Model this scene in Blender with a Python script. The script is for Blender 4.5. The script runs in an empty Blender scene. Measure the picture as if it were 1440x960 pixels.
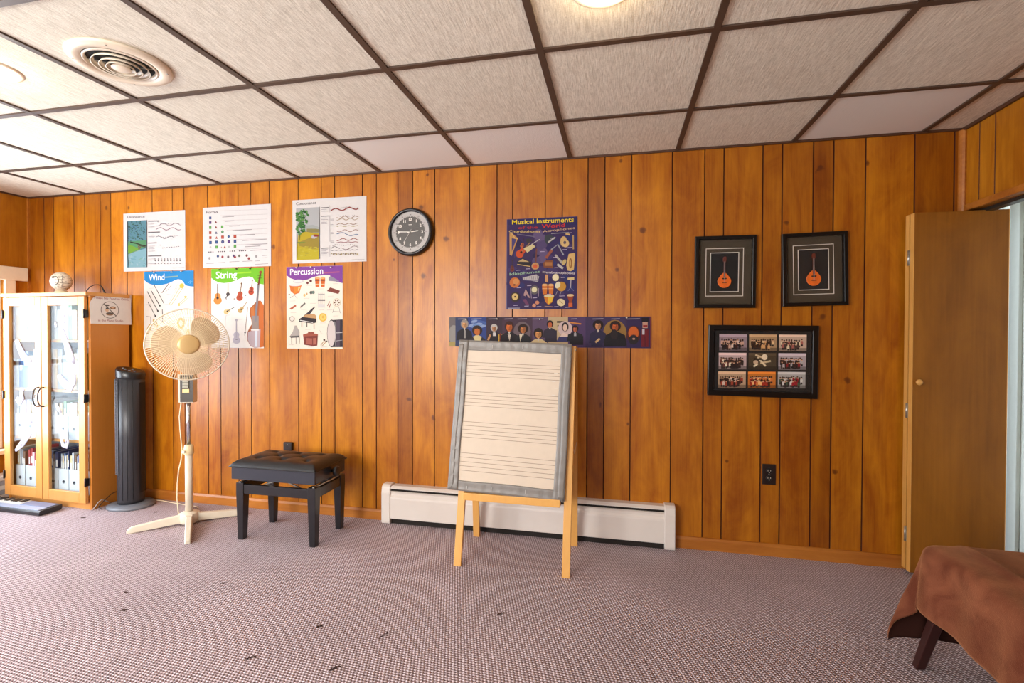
import bpy, bmesh, math, random
from mathutils import Vector, Matrix, Euler
random.seed(7)
S = bpy.context.scene
C = S.collection
PI = math.pi
# ------------------------------------------------------------------ camera, world, light, exposure
RIGHT = Vector((0.97677188, 0.21426082, 0.00299978))
UP = Vector((-0.00550099, 0.01107839, 0.9999235))
BACK = Vector((0.2142112, -0.97671366, 0.01199971))
CAM = Vector((3.9513, -2.9143, 1.2283))
F_PX = 683.46
cam = bpy.data.cameras.new('camera')
camo = bpy.data.objects.new('camera', cam); C.objects.link(camo)
M = Matrix((RIGHT, UP, BACK)).transposed().to_4x4(); M.translation = CAM
camo.matrix_world = M
cam.sensor_width = 36.0; cam.lens = F_PX / 1440 * 36
cam.shift_y = -5 / 1440
cam.clip_start = 0.02
S.camera = camo
S.view_settings.view_transform = 'Standard'; S.view_settings.look = 'None'
S.view_settings.gamma = 1; S.view_settings.use_curve_mapping = False
S.view_settings.exposure = 0.70
S.cycles.use_denoising = True
S.cycles.max_bounces = 8; S.cycles.diffuse_bounces = 5; S.cycles.glossy_bounces = 4
S.cycles.transparent_max_bounces = 16; S.cycles.transmission_bounces = 6
S.cycles.caustics_reflective = False; S.cycles.caustics_refractive = False
S.cycles.sample_clamp_indirect = 6.0

H = 2.269            # ceiling height
XL, XR, YF = -0.563, 5.66, -4.6

world = bpy.data.worlds.new('daylight'); S.world = world; world.use_nodes = True
bg = world.node_tree.nodes['Background']
bg.inputs['Color'].default_value = (0.80, 0.90, 1.0, 1); bg.inputs['Strength'].default_value = 3.0

def area(name, loc, rot, sx, sy, power, color, spread=PI):
    l = bpy.data.lights.new(name, 'AREA'); l.shape = 'RECTANGLE'; l.size = sx; l.size_y = sy
    l.energy = power; l.color = color; l.spread = spread
    o = bpy.data.objects.new(name, l); C.objects.link(o); o.location = loc; o.rotation_euler = rot
    return o
# daylight through the big window of the left wall, and an added fill lamp behind the camera
area('window_daylight_left', (XL - 0.14, -1.40, 0.98), (0, -PI / 2, 0), 1.26, 2.40, 72, (0.86, 0.91, 1.0))
area('fill_light_front', (1.3, YF - 0.12, 1.40), (-PI / 2, 0, PI), 2.0, 1.25, 132, (1.0, 0.95, 0.89))
SPOTS = [(3.90, -1.42), (1.50, -1.46)]
LAMP_W = 1.2

# ------------------------------------------------------------------ colour and material helpers
def lin(c):
    c = c / 255.0
    return c / 12.92 if c <= 0.04045 else ((c + 0.055) / 1.055) ** 2.4
def rgb(r, g, b): return (lin(r), lin(g), lin(b), 1.0)

class NT:
    def __init__(s, name):
        s.m = bpy.data.materials.new(name); s.m.use_nodes = True
        s.t = s.m.node_tree; s.p = s.t.nodes['Principled BSDF']; s.out = s.t.nodes['Material Output']
    def n(s, kind, **kw):
        x = s.t.nodes.new(kind)
        for k, v in kw.items():
            if k in x.inputs: x.inputs[k].default_value = v
            else: setattr(x, k, v)
        return x
    def l(s, a, b): s.t.links.new(a, b)
    def mul(s, a, b, op='MULTIPLY'):
        x = s.t.nodes.new('ShaderNodeMath'); x.operation = op
        for i, v in enumerate((a, b)):
            if hasattr(v, 'links'): s.l(v, x.inputs[i])
            else: x.inputs[i].default_value = v
        return x.outputs[0]
    def mixc(s, f, a, b, mode='MIX'):
        x = s.t.nodes.new('ShaderNodeMix'); x.data_type = 'RGBA'; x.blend_type = mode
        for k, v in ((0, f), (6, a), (7, b)):
            if hasattr(v, 'links'): s.l(v, x.inputs[k])
            else: x.inputs[k].default_value = v
        return x.outputs[2]

def plain(name, col, rough=0.5, metal=0.0, noise=0.0, nscale=30, bump=0.0, bscale=60, coat=0, spec=0.5):
    k = NT(name); p = k.p
    p.inputs['Base Color'].default_value = col; p.inputs['Roughness'].default_value = rough
    p.inputs['Metallic'].default_value = metal; p.inputs['Coat Weight'].default_value = coat
    p.inputs['Specular IOR Level'].default_value = spec
    tc = k.n('ShaderNodeTexCoord')
    nz = k.n('ShaderNodeTexNoise', Scale=nscale, Detail=3.0); k.l(tc.outputs['Object'], nz.inputs['Vector'])
    d = max(noise, 0.03)
    ramp = k.n('ShaderNodeMapRange'); k.l(nz.outputs['Fac'], ramp.inputs[0])
    ramp.inputs[1].default_value = 0.3; ramp.inputs[2].default_value = 0.7
    ramp.inputs[3].default_value = 1 - d; ramp.inputs[4].default_value = 1 + d * 0.5
    k.l(k.mixc(1.0, col, ramp.outputs[0], 'MULTIPLY'), p.inputs['Base Color'])
    if bump:
        b2 = k.n('ShaderNodeTexNoise', Scale=bscale, Detail=4.0); k.l(tc.outputs['Object'], b2.inputs['Vector'])
        bp = k.n('ShaderNodeBump', Strength=bump, Distance=0.004); k.l(b2.outputs['Fac'], bp.inputs['Height'])
        k.l(bp.outputs[0], p.inputs['Normal'])
    return k.m

def wood(name, dark, light, rough=0.4, axis='Z', scale=1.0, coat=0.0, tone=False, knots=None, contrast=1.0, spec=0.4):
    """grain runs along `axis`; `tone` reads each board's own tone from the mesh attribute"""
    k = NT(name); p = k.p
    p.inputs['Roughness'].default_value = rough; p.inputs['Coat Weight'].default_value = coat
    p.inputs['Coat Roughness'].default_value = 0.25; p.inputs['Specular IOR Level'].default_value = spec
    tc = k.n('ShaderNodeTexCoord'); vec = tc.outputs['Object']
    if tone:
        at = k.n('ShaderNodeAttribute', attribute_name='tone')
        off = k.n('ShaderNodeVectorMath', operation='MULTIPLY_ADD')
        k.l(at.outputs['Color'], off.inputs[0]); off.inputs[1].default_value = (0, 0, 37.0); k.l(vec, off.inputs[2])
        vec2 = off.outputs[0]
    else: vec2 = vec
    st = {'X': (0.16, 1, 1), 'Y': (1, 0.16, 1), 'Z': (1, 1, 0.16)}[axis]
    mp = k.n('ShaderNodeMapping'); mp.inputs['Scale'].default_value = [v * scale for v in st]; k.l(vec2, mp.inputs[0])
    n1 = k.n('ShaderNodeTexNoise', Scale=7.0, Detail=4.0, Roughness=0.55, Distortion=1.2); k.l(mp.outputs[0], n1.inputs['Vector'])
    st2 = {'X': (0.03, 1, 1), 'Y': (1, 0.03, 1), 'Z': (1, 1, 0.03)}[axis]
    mp2 = k.n('ShaderNodeMapping'); mp2.inputs['Scale'].default_value = [v * scale for v in st2]; k.l(vec2, mp2.inputs[0])
    n2 = k.n('ShaderNodeTexNoise', Scale=110.0, Detail=3.0, Roughness=0.6); k.l(mp2.outputs[0], n2.inputs['Vector'])
    st3 = {'X': (0.5, 1, 1), 'Y': (1, 0.5, 1), 'Z': (1, 1, 0.5)}[axis]
    mp3 = k.n('ShaderNodeMapping'); mp3.inputs['Scale'].default_value = [v * scale for v in st3]; k.l(vec2, mp3.inputs[0])
    n3 = k.n('ShaderNodeTexNoise', Scale=5.0, Detail=5.0, Roughness=0.65, Distortion=2.5); k.l(mp3.outputs[0], n3.inputs['Vector'])
    f = k.mul(k.mul(n1.outputs['Fac'], 0.5), k.mul(n2.outputs['Fac'], 0.22), 'ADD')
    f = k.mul(f, k.mul(n3.outputs['Fac'], 0.28), 'ADD')
    mr = k.n('ShaderNodeMapRange'); k.l(f, mr.inputs[0])
    mr.inputs[1].default_value = 0.5 - 0.17 / contrast; mr.inputs[2].default_value = 0.5 + 0.17 / contrast
    col = k.mixc(mr.outputs[0], dark, light)
    if tone:
        sep = k.n('ShaderNodeSeparateColor'); k.l(at.outputs['Color'], sep.inputs[0])
        col = k.mixc(1.0, col, k.mixc(sep.outputs[0], (0.40, 0.29, 0.16, 1), (1.14, 1.16, 1.20, 1)), 'MULTIPLY')
    if knots:
        sx = k.n('ShaderNodeSeparateXYZ'); k.l(vec, sx.inputs[0])
        acc = None
        dn = k.n('ShaderNodeTexNoise', Scale=25.0); k.l(vec, dn.inputs['Vector'])
        for (u, v, r, e) in knots:
            r *= .72
            du = k.mul(k.mul(sx.outputs[0], u, 'SUBTRACT'), 1 / r)
            dv = k.mul(k.mul(sx.outputs[2], v, 'SUBTRACT'), 1 / (r * e))
            d = k.mul(k.mul(du, du), k.mul(dv, dv), 'ADD')
            d = k.mul(d, k.mul(k.mul(dn.outputs['Fac'], 3.4), -0.7, 'ADD'))
            g = k.n('ShaderNodeMapRange', interpolation_type='SMOOTHSTEP'); k.l(d, g.inputs[0])
            g.inputs[1].default_value = 0.0; g.inputs[2].default_value = 1.6
            g.inputs[3].default_value = 0.85; g.inputs[4].default_value = 0.0
            acc = g.outputs[0] if acc is None else k.mul(acc, g.outputs[0], 'MAXIMUM')
        col = k.mixc(acc, col, rgb(84, 36, 8))
    k.l(col, p.inputs['Base Color'])
    bp = k.n('ShaderNodeBump', Strength=0.12, Distance=0.002); k.l(n2.outputs['Fac'], bp.inputs['Height'])
    k.l(bp.outputs[0], p.inputs['Normal'])
    return k.m

def emit(name, col, strength):
    k = NT(name); k.p.inputs['Base Color'].default_value = col
    k.p.inputs['Emission Color'].default_value = col; k.p.inputs['Emission Strength'].default_value = strength
    return k.m

def glass(name, tint=(1, 1, 1, 1), ior=1.5, rough=0.0, base=0.0, amount=0.55):
    k = NT(name)
    tr = k.n('ShaderNodeBsdfTransparent'); tr.inputs[0].default_value = tint
    gl = k.n('ShaderNodeBsdfGlossy', Roughness=rough)
    f0 = ((ior - 1) / (ior + 1)) ** 2; ge = k.n('ShaderNodeNewGeometry')
    dt = k.n('ShaderNodeVectorMath', operation='DOT_PRODUCT'); k.l(ge.outputs['Normal'], dt.inputs[0]); k.l(ge.outputs['Incoming'], dt.inputs[1])
    om = k.mul(1.0, k.mul(dt.outputs['Value'], 0.0, 'ABSOLUTE'), 'SUBTRACT')
    fac = k.mul(k.mul(k.mul(k.mul(om, 5.0, 'POWER'), 1 - f0), f0 + base, 'ADD'), amount)
    mx = k.n('ShaderNodeMixShader'); k.l(fac, mx.inputs[0]); k.l(tr.outputs[0], mx.inputs[1]); k.l(gl.outputs[0], mx.inputs[2])
    k.l(mx.outputs[0], k.out.inputs['Surface'])
    return k.m

# ------------------------------------------------------------------ mesh helpers
class MB:
    def __init__(s): s.v = []; s.f = []; s.mi = []; s.sm = []
    def add(s, vs, fs, mi=0, smooth=False):
        b = len(s.v); s.v += [tuple(v) for v in vs]
        for f in fs: s.f.append(tuple(b + i for i in f)); s.mi.append(mi); s.sm.append(smooth)
        return s
    def box(s, x0, x1, y0, y1, z0, z1, mi=0, rot=None, at=None):
        vs = [Vector((x, y, z)) for x in (x0, x1) for y in (y0, y1) for z in (z0, z1)]
        if rot is not None:
            c = Vector(at) if at else Vector(((x0 + x1) / 2, (y0 + y1) / 2, (z0 + z1) / 2))
            R = Euler(rot).to_matrix(); vs = [c + R @ (v - c) for v in vs]
        return s.add(vs, [(0, 1, 3, 2), (4, 6, 7, 5), (0, 4, 5, 1), (2, 3, 7, 6), (0, 2, 6, 4), (1, 5, 7, 3)], mi)
    def hexa(s, bot, top, mi=0):
        """bot/top: four points each, counter-clockwise seen from above"""
        return s.add(list(bot) + list(top), [(3, 2, 1, 0), (4, 5, 6, 7)] + [(i, (i + 1) % 4, 4 + (i + 1) % 4, 4 + i) for i in range(4)], mi)
    def prism(s, poly, axis, a, b, mi=0, smooth=False):
        """poly in the two other axes, extruded from a to b along axis"""
        n = len(poly)
        def P(u, v, w): return {'X': (w, u, v), 'Y': (u, w, v), 'Z': (u, v, w)}[axis]
        vs = [P(u, v, a) for u, v in poly] + [P(u, v, b) for u, v in poly]
        s.add(vs, [tuple(range(n)), tuple(range(2 * n - 1, n - 1, -1))], mi)
        s.add(vs, [(i, n + i, n + (i + 1) % n, (i + 1) % n) for i in range(n)], mi, smooth)
        return s
    def lathe(s, prof, n=32, mi=0, smooth=True, M=None, cap=True, ang=2 * PI):
        """prof: (radius, height) pairs about local z"""
        M = M or Matrix(); vs = []
        for (r, z) in prof:
            for i in range(n):
                a = ang * i / n; vs.append(M @ Vector((r * math.cos(a), r * math.sin(a), z)))
        fs = []
        for j in range(len(prof) - 1):
            for i in range(n):
                fs.append((j * n + i, j * n + (i + 1) % n, (j + 1) * n + (i + 1) % n, (j + 1) * n + i))
        s.add(vs, fs, mi, smooth)
        if cap:
            b = len(s.v) - len(vs)
            for j in (0, len(prof) - 1):
                if prof[j][0] > 1e-6:
                    f = tuple(b + j * n + i for i in range(n)); s.f.append(f if j else f[::-1]); s.mi.append(mi); s.sm.append(False)
        return s
    def tube(s, pts, r, n=8, mi=0, closed=False, cap=True):
        pts = [Vector(p) for p in pts]; rings = []; m = len(pts); prev = None
        rr = r if isinstance(r, (list, tuple)) else [r] * m
        for i, p in enumerate(pts):
            if closed: d = pts[(i + 1) % m] - pts[i - 1]
            else: d = pts[min(i + 1, m - 1)] - pts[max(i - 1, 0)]
            if d.length < 1e-9: d = Vector((0, 0, 1))
            d.normalize()
            if prev is None:
                a = Vector((0, 0, 1)) if abs(d.z) < 0.9 else Vector((1, 0, 0)); u = d.cross(a).normalized()
            else:
                u = prev - d * prev.dot(d); u = u.normalized() if u.length > 1e-6 else d.orthogonal().normalized()
            prev = u; w = d.cross(u)
            rings.append([p + (u * math.cos(2 * PI * k / n) + w * math.sin(2 * PI * k / n)) * rr[i] for k in range(n)])
        vs = [v for ring in rings for v in ring]; fs = []
        for i in range(m if closed else m - 1):
            j = (i + 1) % m
            for k in range(n): fs.append((i * n + k, i * n + (k + 1) % n, j * n + (k + 1) % n, j * n + k))
        s.add(vs, fs, mi, n > 4)
        if cap and not closed: s.add(rings[0] + rings[-1], [tuple(range(n))[::-1], tuple(range(n, 2 * n))], mi)
        return s
    def grid(s, fn, nu, nv, mi=0, smooth=True, closeu=False):
        vs = [fn(i / nu, j / nv) for j in range(nv + 1) for i in range(nu + 1)]
        fs = [(j * (nu + 1) + i, j * (nu + 1) + i + 1, (j + 1) * (nu + 1) + i + 1, (j + 1) * (nu + 1) + i) for j in range(nv) for i in range(nu)]
        return s.add(vs, fs, mi, smooth)
    def build(s, name, mats, parent=None, bevel=0, seg=2, fix=True, loc=None):
        me = bpy.data.meshes.new(name); me.from_pydata([tuple(v) for v in s.v], [], s.f)
        for m in (mats if isinstance(mats, (list, tuple)) else [mats]): me.materials.append(m)
        me.polygons.foreach_set('material_index', s.mi); me.polygons.foreach_set('use_smooth', s.sm)
        if fix:
            bm = bmesh.new(); bm.from_mesh(me); bmesh.ops.remove_doubles(bm, verts=bm.verts, dist=1e-6)
            bmesh.ops.recalc_face_normals(bm, faces=bm.faces); bm.to_mesh(me); bm.free()
        o = bpy.data.objects.new(name, me); C.objects.link(o)
        if parent: o.parent = parent
        if loc: o.location = loc
        if bevel:
            b = o.modifiers.new('edge', 'BEVEL'); b.width = bevel; b.segments = seg; b.limit_method = 'ANGLE'; b.angle_limit = 0.6
            b.harden_normals = False
        return o

def thing(name, label, cat, loc=(0, 0, 0), rotz=0, group=None, rot=None):
    o = bpy.data.objects.new(name, None); C.objects.link(o); o.empty_display_size = 0.1
    o.location = loc; o.rotation_euler = rot if rot else (0, 0, rotz); o['label'] = label; o['category'] = cat
    if group: o['group'] = group
    return o
def tag(o, label, cat, group=None):
    o['label'] = label; o['category'] = cat
    if group: o['group'] = group
    return o
def struct(o): o['kind'] = 'structure'; return o

# turns a place on the photograph into a point of the wall plane y = y0
def on_wall(px, py, y0=0.0):
    d = -BACK + RIGHT * ((px - 720) / F_PX) + UP * ((475 - py) / F_PX)
    t = (y0 - CAM.y) / d.y
    return CAM + d * t

# ------------------------------------------------------------------ printed artwork (flat ink on a flat sheet)
k = NT('printed_ink')
_a = k.n('ShaderNodeAttribute', attribute_name='ink'); k.l(_a.outputs['Color'], k.p.inputs['Base Color'])
k.p.inputs['Roughness'].default_value = 0.6; k.p.inputs['Specular IOR Level'].default_value = 0.2; INK = k.m
_txt = {}
def text_faces(s, bold=0.0, shear=0.0):
    key = (s, bold, shear)
    if key not in _txt:
        cu = bpy.data.curves.new('lettering', 'FONT'); cu.body = s; cu.size = 1.0; cu.resolution_u = 3; cu.offset = bold; cu.shear = shear
        o = bpy.data.objects.new('lettering', cu); me = bpy.data.meshes.new_from_object(o)
        vs = [(v.co.x, v.co.y) for v in me.vertices]; fs = [tuple(p.vertices) for p in me.polygons]
        w = max([v[0] for v in vs] or [1]); _txt[key] = (vs, fs, w, min([v[0] for v in vs] or [0]))
        bpy.data.objects.remove(o); bpy.data.curves.remove(cu); bpy.data.meshes.remove(me)
    return _txt[key]

class Art:
    """flat shapes given in the pixels of an enlarged view of the photo; they land on the plane y = y0 of the wall"""
    def __init__(s, ox, oy, sc, y0, centre):
        s.ox, s.oy, s.sc, s.y0, s.c = ox, oy, sc, y0, centre
        s.v = []; s.f = []; s.col = []; s.h = 0.0; s.lift = 0.0002; s.clip = None; s.gain = .86
    def P(s, x, y):
        p = on_wall(s.ox + x / s.sc, s.oy + y / s.sc, s.y0); return (p.x - s.c[0], p.z - s.c[1])
    def k(s, x, y):
        a = s.P(x, y); b = s.P(x + 10, y); d = s.P(x, y + 10)
        return (b[0] - a[0]) / 10, (a[1] - d[1]) / 10
    def base(s, h=0.0002): s.h = h; return s
    def raw(s, pts, fs, col):
        b = len(s.v); s.lift += 0.000015   # every shape lies on the one before
        if s.clip:
            x0, x1, z0, z1 = s.clip; pts = [(min(max(x, x0), x1), min(max(z, z0), z1)) for x, z in pts]
        s.v += [(x, -s.lift, z) for x, z in pts]
        for f in fs: s.f.append(tuple(b + i for i in f)); s.col.append(rgb(*[q * s.gain for q in col]))
    def poly(s, pts, col): s.raw([s.P(*p) for p in pts], [tuple(range(len(pts)))], col)
    def rect(s, x0, y0, x1, y1, col): s.poly([(x0, y0), (x0, y1), (x1, y1), (x1, y0)], col)
    def ell(s, x, y, rx, ry, col, ang=0, n=20):
        kx, kz = s.k(x, y); c = s.P(x, y); a = math.radians(ang); pts = []
        for i in range(n):
            t = 2 * PI * i / n; u, v = rx * math.cos(t), ry * math.sin(t)
            pts.append((c[0] + kx * (u * math.cos(a) - v * math.sin(a)), c[1] - kz * (u * math.sin(a) + v * math.cos(a))))
        s.raw(pts[::-1], [tuple(range(n))], col)
    def line(s, pts, w, col):
        n = len(pts); L = []; Rr = []
        for i in range(n):
            a, b = pts[max(i - 1, 0)], pts[min(i + 1, n - 1)]; dx, dy = b[0] - a[0], b[1] - a[1]; q = math.hypot(dx, dy) or 1
            nx, ny = -dy / q * w / 2, dx / q * w / 2; L.append(s.P(pts[i][0] + nx, pts[i][1] + ny)); Rr.append(s.P(pts[i][0] - nx, pts[i][1] - ny))
        s.raw(L + Rr, [(i, i + 1, n + i + 1, n + i) for i in range(n - 1)], col)
    def wave(s, x0, x1, y, amp, n, w, col, y2=None, ph=0):
        y2 = y if y2 is None else y2; m = int(n * 8)
        s.line([(x0 + (x1 - x0) * i / m, y + (y2 - y) * i / m + amp * math.sin(ph + 2 * PI * n * i / m)) for i in range(m + 1)], w, col)
    def txt(s, t, x, y, h, col, w=None, bold=0.0, shear=0.0, y2=None):
        """baseline starts at (x, y); cap height h; optional total width w; y2 = baseline at the right end"""
        vs, fs, tw, tx0 = text_faces(t, bold, shear); a = s.P(x, y); kx, kz = s.k(x, y)
        sy = h * kz / 0.70; sx = (w * kx / tw) if w else sy
        sl = 0
        if y2 is not None and w:
            b = s.P(x + w, y2); sl = (b[1] - a[1]) / (b[0] - a[0])
        s.raw([(a[0] + u * sx, a[1] + v * sy + u * sx * sl) for u, v in vs], fs, col)
    # small pictures of instruments
    def fiddle(s, x, y, L, col, ang=0, neck=(60, 40, 30), wide=0.19):
        a = math.radians(ang)
        def T(u, v): return (x + u * math.cos(a) - v * math.sin(a), y + u * math.sin(a) + v * math.cos(a))
        for v, r in ((0.30 * L, wide * L), (0.08 * L, wide * 0.78 * L)):
            c = T(0, v); s.ell(c[0], c[1], r, r * 0.95, col, ang)
        s.poly([T(-wide * .62 * L, .02 * L), T(-wide * .62 * L, .34 * L), T(wide * .62 * L, .34 * L), T(wide * .62 * L, .02 * L)], col)
        s.line([T(0, .2 * L), T(0, -.5 * L)], L * 0.045, neck)
        c = T(0, .26 * L); s.ell(c[0], c[1], wide * .3 * L, wide * .1 * L, (40, 22, 14), ang)
        c = T(0, -.5 * L); s.ell(c[0], c[1], L * .05, L * .05, neck, ang)
    def plucked(s, x, y, L, col, ang=0, neck=(70, 45, 30), wide=0.2):
        a = math.radians(ang)
        def T(u, v): return (x + u * math.cos(a) - v * math.sin(a), y + u * math.sin(a) + v * math.cos(a))
        c = T(0, .30 * L); s.ell(c[0], c[1], wide * L, wide * L * .95, col, ang)
        c = T(0, .10 * L); s.ell(c[0], c[1], wide * .75 * L, wide * .8 * L, col, ang)
        c = T(0, .18 * L); s.ell(c[0], c[1], wide * .3 * L, wide * .3 * L, (45, 25, 15), ang)
        s.line([T(0, .12 * L), T(0, -.5 * L)], L * 0.05, neck)
    def person(s, x, y, h, skin, hair, coat, hw=1.0, w=1.0):
        """small printed portrait bust: head centre (x, y), head height h"""
        s.poly([(x - h * 1.1 * w, y + h * 2.1), (x - h * .95 * w, y + h * .95), (x - h * .3, y + h * .55), (x + h * .3, y + h * .55), (x + h * .95 * w, y + h * .95), (x + h * 1.1 * w, y + h * 2.1)][::-1], coat)
        s.ell(x, y - h * .08, h * .52 * hw, h * .60, hair)
        s.ell(x, y + h * .04, h * .33, h * .46, skin)
        dk = tuple(int(q * .62) for q in skin); md = tuple(int(q * .8) for q in skin); lt = tuple(min(255, int(q * 1.14)) for q in skin)
        s.ell(x + h * .16, y + h * .10, h * .15, h * .34, md); s.ell(x - h * .10, y - h * .22, h * .17, h * .12, lt)
        for q in (-.13, .13): s.ell(x + h * q, y - h * .02, h * .085, h * .045, dk, n=8)
        s.poly([(x - h * .02, y), (x - h * .06, y + h * .17), (x + h * .05, y + h * .17)], md); s.ell(x, y + h * .28, h * .10, h * .035, dk, n=8)
        s.ell(x, y - h * .38, h * .34, h * .16, hair); s.poly([(x - h * .13, y + h * .55), (x, y + h * .85), (x + h * .13, y + h * .55), (x, y + h * .48)], (206, 196, 180))
    def build(s, name, parent=None, loc=None):
        me = bpy.data.meshes.new(name); me.from_pydata(s.v, [], s.f); me.materials.append(INK)
        at = me.attributes.new('ink', 'FLOAT_COLOR', 'CORNER'); i = 0; buf = []
        for p, c in zip(me.polygons, s.col): buf += list(c) * p.loop_total
        at.data.foreach_set('color', buf)
        o = bpy.data.objects.new(name, me); C.objects.link(o)
        if parent: o.parent = parent
        if loc: o.location = loc
        return o

# ------------------------------------------------------------------ materials
KN = [(2.715, 2.024, .018, 1.2), (2.885, 1.814, .022, 1.1), (2.73, 1.584, .022, 1.3), (1.637, 1.808, .018, 1.3), (.407, 2.139, .014, 1.4),
      (4.085, 1.818, .024, 1.0), (3.941, 1.595, .018, 1.2), (5.146, .975, .02, 1.1), (5.024, 1.317, .022, 1.0), (4.842, 1.829, .02, .8),
      (2.798, .682, .018, 1.3), (3.849, .804, .008, 3.0), (4.007, .693, .010, 1.5), (2.633, .794, .022, .8), (5.006, 2.118, .02, 1.1), (5.228, 2.125, .013, 1.8),
      (2.758, 2.225, .013, 1.3), (3.958, 2.228, .013, 1.3), (2.758, 2.26, .004, 8), (3.958, 2.262, .004, 8), (5.089, .48, .016, 1.0), (2.528, 1.695, .012, 1.2),
      (4.548, .509, .012, 1.0), (.199, 2.15, .014, 1.8)]
M_panel = wood('knotty_panelling', rgb(150, 78, 5), rgb(200, 127, 21), rough=0.36, tone=True, knots=KN, contrast=1.4)
M_panel2 = wood('panelling', rgb(154, 86, 8), rgb(202, 134, 30), rough=0.36, tone=True, contrast=1.1)
M_groove = plain('groove_stain', rgb(66, 18, 4), 0.7)
M_base = wood('baseboard_wood', rgb(142, 78, 22), rgb(184, 116, 44), rough=0.4, axis='X')
M_door = wood('veneer', rgb(114, 66, 10), rgb(158, 100, 28), rough=0.38, contrast=0.9, scale=0.6)
M_dooredge = wood('pale_edge_wood', rgb(196, 140, 66), rgb(216, 164, 88), rough=0.45)
M_cab = wood('cabinet_beech', rgb(188, 128, 64), rgb(206, 148, 82), rough=0.35, contrast=0.7)
M_cabside = wood('cabinet_side_veneer', rgb(176, 108, 40), rgb(194, 126, 52), rough=0.38, contrast=0.7)
M_pine = wood('pale_pine', rgb(208, 150, 74), rgb(226, 174, 98), rough=0.45, contrast=0.6)
M_corner = M_base
M_trimdark = plain('dark_trim', rgb(72, 42, 24), 0.5)
M_gridbar = plain('ceiling_bar_brown', rgb(74, 56, 44), 0.5)
M_white = plain('white_enamel', rgb(206, 202, 194), 0.35)
M_cream = plain('cream_enamel', rgb(222, 208, 186), 0.35)
M_heater = plain('heater_paint', rgb(214, 206, 198), 0.4, noise=0.04, nscale=6)
M_black = plain('black_plastic', rgb(20, 20, 23), 0.32)
M_charcoal = plain('charcoal_plastic', rgb(38, 38, 43), 0.4)
M_greyplastic = plain('grey_plastic', rgb(104, 108, 116), 0.42)
M_blacklac = plain('black_lacquer', rgb(24, 24, 28), 0.28, coat=0.3)
M_leather = plain('black_leather', rgb(16, 17, 22), 0.34, bump=0.25, bscale=220)
M_chrome = plain('chrome', rgb(205, 205, 210), 0.22, metal=1.0)
M_fan = plain('ivory_plastic', rgb(218, 208, 188), 0.4)
M_blade = plain('fan_blade_plastic', rgb(196, 170, 138), 0.42)
M_hub = plain('gold_badge', rgb(205, 172, 116), 0.35, metal=0.25)
M_paper = plain('white_paper', rgb(216, 210, 204), 0.6, noise=0.02)
M_sheet = plain('poster_stock', rgb(234, 228, 222), 0.5)
M_tape = plain('silver_duct_tape', rgb(124, 119, 113), 0.4, noise=0.12, nscale=14, bump=0.5, bscale=22)
M_pad = plain('chart_paper', rgb(206, 190, 170), 0.6)
M_inkline = plain('stave_ink', rgb(132, 114, 96), 0.6)
M_frame = plain('black_frame', rgb(14, 11, 10), 0.3, spec=0.3)
M_mat = plain('olive_mat_board', rgb(60, 50, 34), 0.8, noise=0.1, nscale=90)
M_matwhite = plain('white_bevel', rgb(216, 208, 196), 0.6)
M_matblack = plain('black_backing', rgb(10, 8, 8), 0.8)
M_red = plain('mandolin_varnish', rgb(222, 104, 34), 0.3, noise=0.15, nscale=40)
M_redneck = plain('mandolin_neck', rgb(92, 34, 20), 0.4)
M_glass = glass('picture_glass', ior=1.32)
M_cabglass = glass('cabinet_glass', (0.93, 0.97, 0.98, 1), ior=1.12, amount=.85)
M_winglass = glass('window_glass', (0.97, 0.99, 1, 1), ior=1.3)
M_legred = plain('mahogany_stain', rgb(48, 18, 14), 0.3)
M_darkcloth = plain('dark_upholstery', rgb(30, 14, 12), 0.9)
M_cord = plain('cream_cord', rgb(226, 208, 176), 0.5)
M_blackcord = plain('black_cord', rgb(24, 18, 16), 0.5)
M_closet = plain('closet_white_paint', rgb(206, 212, 204), 0.5)
M_steel = plain('steel', rgb(170, 168, 160), 0.35, metal=0.8)
M_brownplate = plain('brown_bakelite', rgb(34, 22, 18), 0.35)
M_dirt = plain('carpet_snag', rgb(66, 42, 36), 0.95)

# carpet: rows of small loops, pale on top and dark between
k = NT('loop_carpet'); tc = k.n('ShaderNodeTexCoord')
wn = k.n('ShaderNodeTexNoise', Scale=60.0, Detail=2.0); k.l(tc.outputs['Object'], wn.inputs['Vector'])
wm = k.n('ShaderNodeVectorMath', operation='MULTIPLY_ADD'); k.l(wn.outputs['Color'], wm.inputs[0]); wm.inputs[1].default_value = (.006, .006, 0); k.l(tc.outputs['Object'], wm.inputs[2])
mp = k.n('ShaderNodeMapping'); mp.inputs['Rotation'].default_value = (0, 0, math.radians(4)); k.l(wm.outputs[0], mp.inputs[0])
sx = k.n('ShaderNodeSeparateXYZ'); k.l(mp.outputs[0], sx.inputs[0])
row = k.mul(sx.outputs[1], 1 / 0.0118); col = k.mul(sx.outputs[0], 1 / 0.0135)
sh = k.mul(k.mul(row, 1.0, 'FLOOR'), 0.37)
cu = k.mul(k.mul(k.mul(col, sh, 'ADD'), 2 * PI), 0, 'ADD'); cosu = k.n('ShaderNodeMath', operation='COSINE'); k.l(cu, cosu.inputs[0])
cosv = k.n('ShaderNodeMath', operation='COSINE'); k.l(k.mul(row, 2 * PI), cosv.inputs[0])
hgt = k.mul(k.mul(cosu.outputs[0], 0.5), k.mul(cosv.outputs[0], -0.5), 'ADD')
mr = k.n('ShaderNodeMapRange'); k.l(hgt, mr.inputs[0]); mr.inputs[1].default_value = -0.75; mr.inputs[2].default_value = 0.7
fn = k.n('ShaderNodeTexNoise', Scale=260.0, Detail=2.0); k.l(tc.outputs['Object'], fn.inputs['Vector'])
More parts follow.
